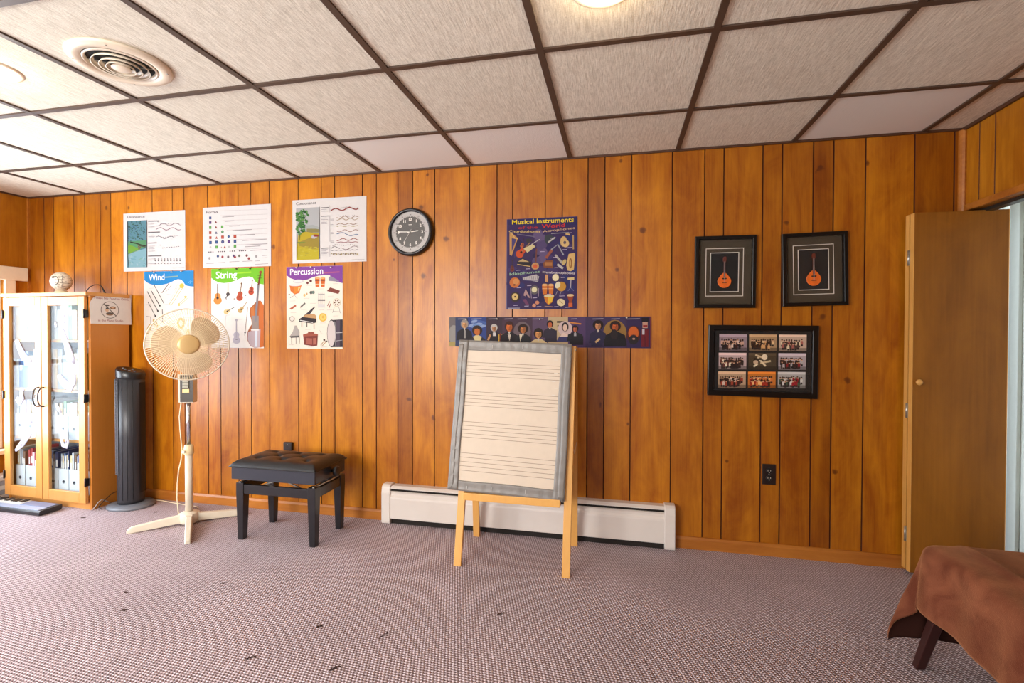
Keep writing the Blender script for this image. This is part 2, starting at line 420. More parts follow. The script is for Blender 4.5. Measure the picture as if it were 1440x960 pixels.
ff = k.mul(k.mul(mr.outputs[0], 0.75), k.mul(k.mul(fn.outputs['Fac'], 0.5, 'SUBTRACT'), 1.0), 'ADD')
ff = k.mul(ff, 0.08, 'ADD')
cr = k.n('ShaderNodeValToRGB'); k.l(ff, cr.inputs[0])
cr.color_ramp.elements[0].color = rgb(84, 62, 60); cr.color_ramp.elements[1].color = rgb(232, 220, 226)
cr.color_ramp.elements[0].position = 0.02; cr.color_ramp.elements[1].position = 0.95
e = cr.color_ramp.elements.new(0.45); e.color = rgb(168, 148, 152)
bn = k.n('ShaderNodeTexNoise', Scale=2.2, Detail=3.0); k.l(tc.outputs['Object'], bn.inputs['Vector'])
bm_ = k.n('ShaderNodeMapRange'); k.l(bn.outputs['Fac'], bm_.inputs[0]); bm_.inputs[1].default_value = .3; bm_.inputs[2].default_value = .7; bm_.inputs[3].default_value = .9; bm_.inputs[4].default_value = 1.06
k.l(k.mixc(1.0, cr.outputs[0], bm_.outputs[0], 'MULTIPLY'), k.p.inputs['Base Color'])
k.p.inputs['Roughness'].default_value = 0.9; k.p.inputs['Specular IOR Level'].default_value = 0.15
bp = k.n('ShaderNodeBump', Strength=0.6, Distance=0.004); k.l(hgt, bp.inputs['Height']); k.l(bp.outputs[0], k.p.inputs['Normal'])
M_carpet = k.m

# ceiling tile: vinyl faced, fine streaks running away from the panelled wall
k = NT('ceiling_tile'); tc = k.n('ShaderNodeTexCoord')
at = k.n('ShaderNodeAttribute', attribute_name='tone')
mp = k.n('ShaderNodeMapping'); mp.inputs['Scale'].default_value = (1, 0.07, 1); k.l(tc.outputs['Object'], mp.inputs[0])
n1 = k.n('ShaderNodeTexNoise', Scale=250.0, Detail=3.0, Distortion=0.6); k.l(mp.outputs[0], n1.inputs['Vector'])
mp2 = k.n('ShaderNodeMapping'); mp2.inputs['Scale'].default_value = (0.5, 1, 1); k.l(tc.outputs['Object'], mp2.inputs[0])
n2 = k.n('ShaderNodeTexNoise', Scale=300.0, Detail=2.0); k.l(mp2.outputs[0], n2.inputs['Vector'])
hh = k.mul(k.mul(n1.outputs['Fac'], 0.7), k.mul(n2.outputs['Fac'], 0.3), 'ADD')
mr = k.n('ShaderNodeMapRange'); k.l(hh, mr.inputs[0]); mr.inputs[1].default_value = .36; mr.inputs[2].default_value = .64
c = k.mixc(mr.outputs[0], rgb(198, 190, 173), rgb(236, 230, 215))
sep = k.n('ShaderNodeSeparateColor'); k.l(at.outputs['Color'], sep.inputs[0])
c = k.mixc(sep.outputs[1], c, rgb(226, 221, 214))
c = k.mixc(1.0, c, k.mixc(sep.outputs[0], (.9, .9, .88, 1), (1.05, 1.05, 1.05, 1)), 'MULTIPLY')
k.l(c, k.p.inputs['Base Color']); k.p.inputs['Roughness'].default_value = 0.8; k.p.inputs['Specular IOR Level'].default_value = 0.2
bp = k.n('ShaderNodeBump', Strength=0.5, Distance=0.003); k.l(hh, bp.inputs['Height']); k.l(bp.outputs[0], k.p.inputs['Normal'])
M_tile = k.m

# plush throw
k = NT('brown_plush'); tc = k.n('ShaderNodeTexCoord')
n1 = k.n('ShaderNodeTexNoise', Scale=7.0, Detail=5.0, Distortion=1.0); k.l(tc.outputs['Object'], n1.inputs['Vector'])
mr = k.n('ShaderNodeMapRange'); k.l(n1.outputs['Fac'], mr.inputs[0]); mr.inputs[1].default_value = .35; mr.inputs[2].default_value = .65
k.l(k.mixc(mr.outputs[0], rgb(94, 48, 32), rgb(128, 76, 52)), k.p.inputs['Base Color'])
k.p.inputs['Roughness'].default_value = 0.85; k.p.inputs['Sheen Weight'].default_value = 0.5; k.p.inputs['Sheen Tint'].default_value = rgb(230, 170, 120)
k.p.inputs['Sheen Roughness'].default_value = 0.4; k.p.inputs['Specular IOR Level'].default_value = 0.1
n2 = k.n('ShaderNodeTexNoise', Scale=300.0, Detail=2.0); k.l(tc.outputs['Object'], n2.inputs['Vector'])
bp = k.n('ShaderNodeBump', Strength=0.5, Distance=0.004); k.l(n2.outputs['Fac'], bp.inputs['Height']); k.l(bp.outputs[0], k.p.inputs['Normal'])
M_plush = k.m

# ------------------------------------------------------------------ the room
def panel_wall(name, grooves, tones, x0, x1, z0, z1, face, mats, holes=(), thick=0.10):
    """boards with real V grooves. face: ('Y', y, sign) back wall style or ('X', x, sign). Local u runs along the wall."""
    ax, c, sg = face
    edges = sorted(set([x0, x1] + [g for g in grooves if x0 < g < x1]))
    v = []; f = []; mi = []; tn = []
    def P(u, d, z): return (u, c + sg * d, z) if ax == 'Y' else (c + sg * d, u, z)
    def quad(a, b, cc, d, m, t):
        n = len(v); v.extend([a, b, cc, d]); f.append((n, n + 1, n + 2, n + 3)); mi.append(m); tn.append(t)
    g = 0.0032; dp = 0.008
    zs = sorted(set([z0, z1] + [h[2] for h in holes] + [h[3] for h in holes]))
    def in_hole(u, z): return any(h[0] < u < h[1] and h[2] < z < h[3] for h in holes)
    us = sorted(set(edges + [h[0] for h in holes] + [h[1] for h in holes]))
    for za, zb in zip(zs, zs[1:]):
        for i, (ua, ub) in enumerate(zip(us, us[1:])):
            if in_hole((ua + ub) / 2, (za + zb) / 2): continue
            bi = max(0, sum(1 for e in edges if e <= ua + 1e-6) - 1)
            t = tones[bi % len(tones)]
            la = g if ua in edges and ua != x0 else 0; lb = g if ub in edges and ub != x1 else 0
            quad(P(ua + la, 0, za), P(ub - lb, 0, za), P(ub - lb, 0, zb), P(ua + la, 0, zb), 0, t)
            if la: quad(P(ua, dp, za), P(ua + g, 0, za), P(ua + g, 0, zb), P(ua, dp, zb), 1, t)
            if lb: quad(P(ub - g, 0, za), P(ub, dp, za), P(ub, dp, zb), P(ub - g, 0, zb), 1, t)
            # back skin gives the wall its thickness
            quad(P(ua, thick, za), P(ua, thick, zb), P(ub, thick, zb), P(ub, thick, za), 1, t)
    for h in holes:   # reveals
        for (a, b) in (((h[0], h[2]), (h[0], h[3])), ((h[1], h[2]), (h[1], h[3])), ((h[0], h[3]), (h[1], h[3])), ((h[0], h[2]), (h[1], h[2]))):
            if a[1] == 0.0 and b[1] == 0.0: continue
            quad(P(a[0], 0, a[1]), P(b[0], 0, b[1]), P(b[0], thick, b[1]), P(a[0], thick, a[1]), 0, .5)
    for (a, b) in (((x0, z0), (x0, z1)), ((x1, z0), (x1, z1)), ((x0, z1), (x1, z1))):
        quad(P(a[0], 0 if a[0] != b[0] or True else 0, a[1]), P(b[0], 0, b[1]), P(b[0], thick, b[1]), P(a[0], thick, a[1]), 1, .5)
    me = bpy.data.meshes.new(name); me.from_pydata(v, [], f)
    for m in mats: me.materials.append(m)
    me.polygons.foreach_set('material_index', mi)
    at = me.attributes.new('tone', 'FLOAT_COLOR', 'CORNER'); buf = []
    for p, t in zip(me.polygons, tn): buf += [t, t, t, 1.0] * p.loop_total
    at.data.foreach_set('color', buf)
    o = bpy.data.objects.new(name, me); C.objects.link(o); return struct(o)

GR = [-0.407, -0.311, -0.111, -0.007, 0.142, 0.241, 0.39, 0.619, 0.796, 0.898, 1.099, 1.204, 1.351, 1.455, 1.601, 1.827, 2.002, 2.102, 2.304, 2.404, 2.556,
      2.658, 2.808, 3.039, 3.215, 3.314, 3.515, 3.618, 3.77, 3.868, 4.02, 4.246, 4.42, 4.521, 4.721, 4.819, 4.971, 5.069, 5.22, 5.444, 5.619]
TN = [.34, .36, .52, .50, .50, .30, .80, .78, .72, .66, .62, .70, .60, .58, .60, .66, .74, .62, .60, .58, .60, .28,
      .66, .62, .66, .44, .56, .54, .50, .22, .58, .62, .50, .44, .48, .40, .42, .24, .56, .60, .24, .16, .2]
panel_wall('wall_back', GR, TN, XL, XR, 0, H, ('Y', 0, 1), [M_panel, M_groove])
gl = [-0.25 - 0.2 * i - (0.05 if i % 2 else 0) for i in range(22)]
panel_wall('wall_left', gl, [.42, .36, .5, .44, .5], YF, 0, 0, H, ('X', XL, -1), [M_panel2, M_groove], holes=[(-2.62, -0.16, 0.34, 1.612)])
gr = [-0.11, -0.211, -0.43, -0.58, -0.66, -0.86, -1.0, -1.2] + [-1.35 - .19 * i for i in range(17)]
panel_wall('wall_right', gr, [.60, .66, .56, .62, .7, .64, .6], YF, 0, 0, H, ('X', XR, 1), [M_panel2, M_groove], holes=[(-1.45, -0.03, 0.0, 1.842)])
panel_wall('wall_front', [XL + .2 * i for i in range(1, 31)], [.5, .6, .4], XL, XR, 0, H, ('Y', YF, -1), [M_panel2, M_groove], holes=[(0.5, 4.1, 0.78, 2.02)])
struct(MB().box(XL - .1, XR + .9, YF - .1, 0.45, -0.08, 0.0).build('floor', M_carpet))

# ceiling: tiles in a grid of brown bars
CX = [0.006, 0.6066, 1.2097, 1.833, 2.435, 3.047, 3.663, 4.2727, 4.872, 5.478]
CY = [-0.515, -1.130, -1.745, -2.355, -2.965, -3.575, -4.185]
xs = [XL] + CX + [XR]; ys = [0.0] + CY + [YF]
v = []; f = []; tn = []
for i in range(len(xs) - 1):
    for j in range(len(ys) - 1):
        n = len(v); v += [(xs[i], ys[j], H), (xs[i], ys[j + 1], H), (xs[i + 1], ys[j + 1], H), (xs[i + 1], ys[j], H)]; f.append((n, n + 1, n + 2, n + 3))
        smooth = 1.0 if (i, j) in ((9, 0), (6, 0), (5, 0)) else 0.0
        tn.append((random.uniform(.35, .75), smooth))
n = len(v); v += [(XL, 0, H + .1), (XR, 0, H + .1), (XR, YF, H + .1), (XL, YF, H + .1)]; f.append((n, n + 1, n + 2, n + 3)); tn.append((.5, 0))
me = bpy.data.meshes.new('ceiling'); me.from_pydata(v, [], f); me.materials.append(M_tile)
at = me.attributes.new('tone', 'FLOAT_COLOR', 'CORNER'); buf = []
for p, t in zip(me.polygons, tn): buf += [t[0], t[1], 0, 1] * p.loop_total
at.data.foreach_set('color', buf)
ceil_o = bpy.data.objects.new('ceiling', me); C.objects.link(ceil_o); struct(ceil_o)
g = MB(); w = 0.0125
for x in CX: g.box(x - w, x + w, YF, 0, H - .007, H + .012)
for y in CY: g.box(XL, XR, y - w, y + w, H - .0065, H + .011)
g.build('ceiling_grid', M_gridbar, ceil_o)
g = MB()
g.box(XL, XR, -.010, 0, H - .012, H); g.box(XL, XL + .010, YF, 0, H - .012, H)
struct(g.build('trim_1', M_trimdark))
struct(MB().box(XR - .014, XR, YF, 0, H - .016, H).build('trim_2', M_trimdark))
# corner mouldings
g = MB(); pr = [(XR, 0), (XR - .025, 0)] + [(XR - .025 * math.cos(a) , -.026 * math.sin(a)) for a in (.35, .8, 1.2)] + [(XR, -.022)]
g.prism([(x, y) for x, y in pr], 'Z', 0, H - .012, smooth=False)
struct(g.build('trim_3', M_base))
struct(MB().box(XL, XL + .012, -.012, 0, 0, H - .012).build('trim_4', M_base))
# baseboard
g = MB(); pf = [(0, 0), (-.014, 0), (-.014, .052), (-.008, .066), (0, .068)]
g.prism([(y, z) for y, z in pf], 'X', XL, 2.476); g.prism([(y, z) for y, z in pf], 'X', 4.268, XR)
struct(g.build('baseboard_back', M_base))
g = MB(); g.prism([(XL, 0), (XL + .014, 0), (XL + .014, .052), (XL, .068)], 'Y', YF, -.014)
struct(g.build('baseboard_left', M_base))

# window_1 in the left wall: casing, sashes, glass
wo = thing('window_1', '', '', (0, 0, 0)); del wo['label']; del wo['category']; struct(wo)
y0, y1, z0, z1 = -2.62, -0.16, 0.34, 1.612
MB().box(XL, XL + .030, y0 - .10, -.024, z1 - .002, z1 + .10).build('head_casing', M_cream, wo, bevel=.003)
g = MB(); g.box(XL, XL + .02, y1 - .004, y1 + .062, z0, z1); g.box(XL, XL + .02, y0 - .06, y0 + .004, z0, z1)
g.build('side_casing', M_cream, wo, bevel=.003)
MB().box(XL - .02, XL + .06, y0 - .08, y1 + .08, z0 - .03, z0).build('window_sill', M_cream, wo, bevel=.003)
nw = 3
for i in range(nw):
    a = y0 + (y1 - y0) * i / nw; b = y0 + (y1 - y0) * (i + 1) / nw
    g = MB(); t = .035
    g.box(XL - .07, XL - .03, a, a + t, z0, z1); g.box(XL - .07, XL - .03, b - t, b, z0, z1)
    g.box(XL - .07, XL - .03, a + t, b - t, z0, z0 + t); g.box(XL - .07, XL - .03, a + t, b - t, z1 - t, z1)
    g.box(XL - .07, XL - .035, a + t, b - t, (z0 + z1) / 2 - .015, (z0 + z1) / 2 + .015)
    sh_ = g.build('window_sash', M_white, wo, bevel=.002)
    MB().box(XL - .052, XL - .048, a + t, b - t, z0 + t, z1 - t).build('glass_pane', M_winglass, sh_)
# window_fill behind the camera: unseen, added to go with the fill lamp
wo = thing('window_fill', '', '', (0, 0, 0)); del wo['label']; del wo['category']; struct(wo)
for i in range(4):
    a = 0.5 + 0.9 * i; b = a + 0.9
    g = MB(); t = .04
    g.box(a, a + t, YF - .07, YF - .03, .78, 2.02); g.box(b - t, b, YF - .07, YF - .03, .78, 2.02)
    g.box(a + t, b - t, YF - .07, YF - .03, .78, .82); g.box(a + t, b - t, YF - .07, YF - .03, 1.98, 2.02)
    g.build('window_sash', M_white, wo)

# doorway in the right wall: header trim, track, closet beyond
struct(MB().box(XR - .016, XR, -1.50, -.028, 1.842, 1.874).build('trim_5', M_base, bevel=.003))
struct(MB().box(XR + .035, XR + .075, -1.45, -.03, 1.826, 1.842).build('trim_6', plain('track_dark', rgb(60, 54, 48), 0.4, metal=.5)))
g = MB()
g.box(XR + .10, 6.6, .26, .30, 0, H); struct(g.build('wall_closet_end', M_closet))
g = MB(); g.box(6.02, 6.06, -2.0, .165, 0, 1.92); g.box(6.0, 6.02, .148, .215, 0, 1.93)
struct(g.build('wall_closet_inner', M_closet, bevel=.004))
struct(MB().box(XR + .10, 6.06, -2.0, .26, 1.93, 1.96).build('ceiling_closet', M_cream))
struct(MB().box(XR + .10, 6.06, -2.0, -1.96, 0, 1.93).build('wall_closet_near', M_closet))
g = MB(); g.box(XR + .001, XR + .10, -.03, .0, 0, 1.842); struct(g.build('trim_7', M_base))

# bifold door, folded: two leaves standing out from the jamb
dr = thing('door_1', '', '', (0, 0, 0)); del dr['label']; del dr['category']; struct(dr)
def leaf(y0, y1, nm):
    g = MB(); x0, x1 = 5.392, 5.795
    g.box(x0 + .0035, x1 - .0035, y0, y1, .022, 1.830, 0)
    g.box(x0, x0 + .0035, y0, y1, .022, 1.830, 1); g.box(x1 - .0035, x1, y0, y1, .022, 1.830, 1)
    return g.build(nm, [M_door, M_dooredge], dr)
leaf(-.100, -.070, 'leaf'); leaf(-.060, -.030, 'leaf')
for z in (1.61, .835, .205):
    g = MB(); g.box(5.3895, 5.3925, -.072, -.058, z - .038, z + .038)
    g.tube([(5.388, -.065, z - .038), (5.388, -.065, z + .038)], .0045, 8)
    for q in (-.025, 0, .025): g.tube([(5.3885, -.0695, z + q), (5.3885, -.0605, z + q)], .0022, 6)
    g.build('hinge', M_steel, dr)
Mx = Matrix.Translation((5.414, -.100, .985)) @ Matrix.Rotation(PI / 2, 4, 'X')
g = MB(); g.lathe([(.006, 0), (.007, .010), (.013, .016), (.015, .023), (.012, .029), (.004, .031), (0, .031)], 20, M=Mx)
g.build('knob', M_pine, dr)
g = MB(); g.box(5.70, 5.745, -.092, -.078, 1.83, 1.838); g.tube([(5.71, -.085, 1.832), (5.71, -.085, 1.85)], .004, 8)
g.build('track_guide', M_steel, dr)

# ------------------------------------------------------------------ baseboard heater
t = thing('baseboard_heater', 'long cream metal baseboard heater along the foot of the panelled wall behind the easel', 'heater', (3.3715, 0, 0))
hx0, hx1 = 2.476 - 3.3715, 4.268 - 3.3715
g = MB(); pf = [(0, .018), (0, .243), (-.045, .243), (-.060, .232), (-.060, .226), (-.044, .236), (-.004, .236), (-.004, .018)]
g.prism(pf, 'X', hx0 + .05, hx1 - .05, smooth=False); g.build('back_panel', M_heater, t)
g = MB(); pf = [(-.058, .213), (-.063, .212), (-.057, .200), (-.058, .186), (-.066, .176), (-.068, .165), (-.068, .040), (-.062, .036), (-.060, .040), (-.062, .166), (-.052, .186), (-.052, .199), (-.055, .208)]
g.prism(pf, 'X', hx0 + .05, hx1 - .05); g.build('front_panel', M_heater, t)
g = MB(); g.box(hx0 + .05, hx1 - .05, -.052, -.006, .05, .052)
for i in range(150): x = hx0 + .1 + i * (hx1 - hx0 - .2) / 150; g.box(x, x + .001, -.050, -.008, .06, .12)
g.tube([(hx0 + .06, -.03, .09), (hx1 - .06, -.03, .09)], .011, 10)
g.build('heating_element', plain('dark_fins', rgb(52, 48, 44), .6, metal=.4), t)
for a in (hx0, hx1 - .058):
    g = MB(); pf = [(0, .006), (-.070, .006), (-.073, .02), (-.073, .20), (-.066, .240), (-.050, .252), (0, .252)]
    g.prism(pf, 'X', a, a + .058); g.build('end_cap', M_heater, t, bevel=.004, seg=3)

M_gapshade = plain('heater_inside_shade', rgb(30, 24, 20), .9)  # shade of the heater's gaps put into a dark colour
MB().box(hx0 + .058, hx1 - .058, -.046, -.006, .0, .034).build('lower_gap_shade', M_gapshade, t)  # dark block standing for the shadow under the heater
MB().box(hx0 + .058, hx1 - .058, -.050, -.006, .196, .232).build('upper_slot_shade', M_gapshade, t)  # dark block standing for the shade inside the top slot

# ------------------------------------------------------------------ outlets
t = thing('wall_outlet', 'dark brown duplex electrical outlet low on the panelled wall right of the heater', 'outlet', (4.7645, 0, .449))
MB().box(-.035, .035, -.006, 0, -.057, .057).build('cover_plate', M_brownplate, t, bevel=.003)
for z in (-.020, .020):
    g = MB(); g.lathe([(.0165, 0), (.0165, .003), (.0155, .004)], 20, M=Matrix.Translation((0, -.006, z)) @ Matrix.Rotation(PI / 2, 4, 'X'))
    o = g.build('socket', M_black, t)
    g = MB(); g.box(-.0075, -.0055, -.0108, -.0100, z - .002, z + .007); g.box(.0055, .0075, -.0108, -.0100, z - .001, z + .006)
    g.lathe([(.0025, 0), (.0025, .0008)], 10, M=Matrix.Translation((0, -.0100, z - .008)) @ Matrix.Rotation(PI / 2, 4, 'X'))
    g.build('slot', M_cream, o)
g = MB(); g.lathe([(.003, 0), (.003, .001), (.001, .0016)], 10, M=Matrix.Translation((0, -.006, 0)) @ Matrix.Rotation(PI / 2, 4, 'X')); g.build('screw', M_steel, t)
t = thing('phone_jack', 'small square brown phone jack on the panelled wall just above the piano bench', 'jack', (1.755, 0, .446))
MB().box(-.033, .033, -.022, 0, -.028, .028).build('housing', M_brownplate, t, bevel=.004)
MB().box(-.007, .007, -.0225, -.0215, -.010, .004).build('socket', M_black, t)
g = MB(); g.lathe([(.003, 0), (.0025, .0012)], 10, M=Matrix.Translation((0, -.022, .014)) @ Matrix.Rotation(PI / 2, 4, 'X')); g.build('screw', M_steel, t)

# ------------------------------------------------------------------ ceiling lights and vent
M_lens = emit('lamp_glow', (1.0, .80, .52, 1), 14.0)
for i, (x, y) in enumerate(SPOTS):
    lab = ['recessed ceiling light glowing warm white at the top edge above the easel', 'recessed ceiling light at the far left edge, left of the round vent'][i]
    t = thing('recessed_light', lab, 'ceiling light', (x, y, H), group='recessed ceiling lights')
    g = MB(); g.lathe([(.078, .018), (.078, 0), (.082, -.006), (.094, -.007), (.101, -.003), (.102, 0)], 40, cap=False); g.build('trim_ring', M_cream, t)
    g = MB(); g.lathe([(.0, -.016), (.03, -.014), (.055, -.009), (.072, -.002), (.0785, .006)], 32, cap=False); g.build('lens', M_lens, t)
    l = bpy.data.lights.new('ceiling_lamp_light', 'POINT'); l.shadow_soft_size = .035; l.energy = LAMP_W; l.color = (1, .76, .46)
    o = bpy.data.objects.new('ceiling_lamp_light', l); C.objects.link(o); o.location = (x, y, H - .055)
t = thing('ceiling_vent', 'round cream ceiling air vent with concentric rings', 'vent', (2.060, -1.385, H))
g = MB(); g.lathe([(.165, 0), (.168, -.004), (.160, -.012), (.140, -.016), (.122, -.012), (.118, -.006), (.116, .0)], 48, cap=False); g.build('outer_ring', M_cream, t)
g = MB(); g.lathe([(.118, -.0115), (.112, -.016), (.108, -.006), (.107, -.002)], 48, cap=False); g.build('inner_lip', M_cream, t)
MB().lathe([(0, -.0012), (.116, -.0012)], 40, cap=False).build('duct_opening', plain('duct_dark', rgb(26, 20, 16), .9), t)
for r, z in ((.090, -.020), (.066, -.024), (.045, -.027)):
    g = MB(); g.lathe([(r, z), (r + .003, z - .0015), (r - .003, z + .010), (r - .008, z + .016), (r - .007, z + .014), (r - .002, z + .008)], 44, cap=False); g.build('deflector_ring', M_cream, t)
g = MB(); g.lathe([(0, -.026), (.028, -.027), (.032, -.024), (.024, -.010), (0, -.004)], 32); g.build('centre_cap', M_cream, t)
g = MB()
for a in range(4):
    c_, s_ = math.cos(a * PI / 2 + .6), math.sin(a * PI / 2 + .6)
    MB().tube([(.03 * c_, .03 * s_, -.010), (.110 * c_, .110 * s_, -.006)], .002, 6).build('spoke', M_steel, t)
    MB().lathe([(.0035, 0), (.0025, -.0015)], 8, M=Matrix.Translation((.150 * c_, .150 * s_, -.0145))).build('screw', M_steel, t)

# ------------------------------------------------------------------ wall clock
t = thing('wall_clock', 'round black wall clock with grey dial and white ring on the panelled wall', 'clock', (2.655, -.002, 1.862), rot=(PI / 2, 0, 0))
R_ = .150
g = MB(); g.lathe([(R_ - .012, 0), (R_, .004), (R_ + .003, .022), (R_ - .002, .038), (R_ - .010, .044), (R_ - .019, .040), (R_ - .021, .028)], 56, cap=False)
g.lathe([(0, 0), (R_ - .012, 0)], 40, cap=False)
g.build('rim', M_black, t)
M_dial = plain('clock_dial_grey', rgb(70, 66, 62), .5); M_dialw = plain('clock_ring', rgb(168, 162, 158), .5); M_num = plain('clock_numeral_paint', rgb(230, 224, 214), .5)
g = MB(); g.lathe([(0, .026), (.100, .026)], 48, cap=False, mi=0); g.lathe([(.100, .026), (R_ - .018, .026)], 56, cap=False, mi=1)
def facetext(g, s, cx, cy, h, z, mi):
    vs, fs, w, x0 = text_faces(s, .02); sc = h / .7; ox = cx - (w + x0) * sc / 2
    g.add([(ox + u * sc, cy - h / 2 + v * sc, z) for u, v in vs], fs, mi)
for i in range(1, 13):
    a = PI / 2 - i * PI / 6
    facetext(g, str(i), .080 * math.cos(a), .080 * math.sin(a), .017, .0266, 2)
    facetext(g, str(12 + i), .110 * math.cos(a), .110 * math.sin(a), .008, .0266, 3)
for i in range(60):
    a = i * PI / 30; r0 = .0965 if i % 5 else .094; w = .0008 if i % 5 else .0016
    c_, s_ = math.cos(a), math.sin(a); r1 = .101
    g.add([(r0 * c_ - w * s_, r0 * s_ + w * c_, .0267), (r0 * c_ + w * s_, r0 * s_ - w * c_, .0267), (r1 * c_ + w * s_, r1 * s_ - w * c_, .0267), (r1 * c_ - w * s_, r1 * s_ + w * c_, .0267)], [(0, 1, 2, 3)], 2)
    r0, r1 = .1005, .1035
    g.add([(r0 * c_ - w * s_, r0 * s_ + w * c_, .0267), (r0 * c_ + w * s_, r0 * s_ - w * c_, .0267), (r1 * c_ + w * s_, r1 * s_ - w * c_, .0267), (r1 * c_ - w * s_, r1 * s_ + w * c_, .0267)], [(0, 1, 2, 3)], 3)
g.add([(-.012, .045, .0266), (.012, .045, .0266), (.012, .048, .0266), (-.012, .048, .0266)], [(0, 1, 2, 3)], 2)
g.build('dial', [M_dial, M_dialw, M_num, M_black], t, fix=False)
def hand(ang, L, w, z, tail, m, nm):
    c_, s_ = math.cos(ang), math.sin(ang); g = MB()
    def P(u, v): return (u * c_ - v * s_, u * s_ + v * c_)
    po = [P(-tail, -w * .6), P(L * .85, -w), P(L, 0), P(L * .85, w), P(-tail, w * .6)]
    g.prism(po, 'Z', z, z + .0012); g.build(nm, m, t)
hand(math.radians(90 - 83), .056, .0030, .029, .018, M_num, 'hour_hand')
hand(math.radians(90 - 272), .084, .0022, .031, .018, M_num, 'minute_hand')
hand(math.radians(90 - 212), .080, .0007, .0335, .020, M_num, 'second_hand')
g = MB(); g.lathe([(.005, .027), (.005, .036), (0, .037)], 16); g.build('hub', M_steel, t)
o = MB().lathe([(0, .037), (.06, .037), (R_ - .020, .036)], 48, cap=False).build('glass', glass('clock_glass', ior=1.3), t)

# ------------------------------------------------------------------ picture frames
def rect_frame(g, w, h, b, d0, d1, mi=0):
    """four mitred bars around w x h (outer), bar width b, depth d0..d1 along -y"""
    W, Hh = w / 2, h / 2
    o = [(-W, -Hh), (W, -Hh), (W, Hh), (-W, Hh)]; i = [(-W + b, -Hh + b), (W - b, -Hh + b), (W - b, Hh - b), (-W + b, Hh - b)]
    for k_ in range(4):
        a, b_, c_, d_ = o[k_], o[(k_ + 1) % 4], i[(k_ + 1) % 4], i[k_]
        g.hexa([(p[0], -d0, p[1]) for p in (a, b_, c_, d_)], [(p[0], -d1, p[1]) for p in (a, b_, c_, d_)], mi)
def shadow_box(x, z, w, h, rz, label, tilt=0):
    t = thing('picture_frame', label, 'picture frame', (x, -.001, z), rot=(0, rz, 0), group='framed miniature mandolins')
    g = MB(); rect_frame(g, w, h, .020, 0, .030); g.build('frame', M_frame, t, bevel=.003)
    m = MB(); m.box(-w / 2 + .018, w / 2 - .018, -.004, -.001, -h / 2 + .018, h / 2 - .018, 0)
    m.build('mat_board', M_mat, t)
    for (ww, hh, d) in ((.198, .268, .0052), (.150, .220, .0064)):
        g = MB(); rect_frame(g, ww, hh, .0032, .004, d); g.build('white_inlay', M_matwhite, t)
    g = MB(); g.box(-.0718, .0718, -.0048, -.004, -.1068, .1068); g.build('black_backing', M_matblack, t)
    # miniature mandolin
    b = MB(); pts = []
    for i in range(28):
        a = 2 * PI * i / 28; r = .036
        px_, pz = r * math.sin(a), -.050 - r * math.cos(a) * 1.05
        if math.cos(a) < -.2: px_ *= 1 - .55 * (-math.cos(a) - .2); pz += .012 * (-math.cos(a) - .2)
        pts.append((px_, pz))
    b.prism(pts, 'Y', -.010, -.005, smooth=True); mb = b.build('mandolin_body', M_red, t, bevel=.0015)
    g = MB(); g.lathe([(0, .0), (.008, .0)], 20, M=Matrix.Translation((0, -.0102, -.036)) @ Matrix.Rotation(PI / 2, 4, 'X') @ Matrix.Scale(1.7, 4, (1, 0, 0)) @ Matrix.Scale(.55, 4, (0, 1, 0)), cap=False)
    g.box(-.012, .012, -.0125, -.0102, -.0605, -.0575); g.build('sound_hole_and_bridge', M_matblack, mb)
    g = MB(); g.prism([(-.0045, -.028), (.0045, -.028), (.0038, .055), (.009, .062), (.0085, .082), (.003, .088), (-.003, .086), (-.0085, .080), (-.009, .062), (-.0038, .055)], 'Y', -.0115, -.006)
    g.build('mandolin_neck', M_redneck, t)
    g = MB()
    for q in (-.0022, -.0007, .0007, .0022): g.tube([(q, -.0126, -.059), (q, -.0122, .060)], .00025, 4)
    g.build('strings', M_steel, t)
    g = MB(); g.box(-w / 2 + .018, w / 2 - .018, -.0245, -.023, -h / 2 + .018, h / 2 - .018); g.build('glass', M_glass, t)
shadow_box(4.526, 1.566, .318, .400, math.radians(0.4), 'left of the two small black frames each holding a miniature mandolin')
shadow_box(4.974, 1.570, .316, .392, math.radians(-1.2), 'slightly tilted black frame with miniature mandolin, nearer the door')

# frame with nine group photographs
t = thing('photo_collage_frame', 'wide black frame holding nine small group photographs in a grid', 'picture frame', (4.719, -.001, 1.073), rot=(0, math.radians(.5), 0))
W_, H_ = .556, .394
g = MB(); rect_frame(g, W_, H_, .030, 0, .024); g.build('frame', M_frame, t, bevel=.004)
MB().box(-W_ / 2 + .028, W_ / 2 - .028, -.006, -.002, -H_ / 2 + .028, H_ / 2 - .028).build('mat_board', M_matblack, t)
PAL = [((140, 122, 128), [(30, 22, 24), (210, 186, 168), (60, 30, 26), (190, 150, 130)]), ((160, 130, 96), [(60, 34, 20), (200, 150, 96), (40, 24, 16), (214, 180, 130)]),
       ((186, 160, 140), [(70, 50, 44), (214, 196, 160), (50, 34, 30), (160, 90, 80)]), ((180, 156, 154), [(60, 40, 36), (216, 204, 176), (96, 50, 44), (40, 26, 24)]),
       ((70, 58, 42), [(190, 168, 132), (40, 30, 22), (214, 196, 160), (90, 70, 50)]), ((166, 154, 158), [(50, 30, 30), (128, 30, 34), (170, 160, 160), (40, 30, 30)]),
       ((176, 146, 116), [(60, 30, 24), (150, 60, 40), (30, 22, 20), (196, 176, 160)]), ((186, 108, 40), [(200, 110, 50), (60, 26, 14), (224, 170, 110), (150, 40, 24)]),
       ((160, 156, 152), [(200, 196, 190), (140, 24, 34), (40, 34, 32), (60, 80, 60)])]
rnd = random.Random(3)
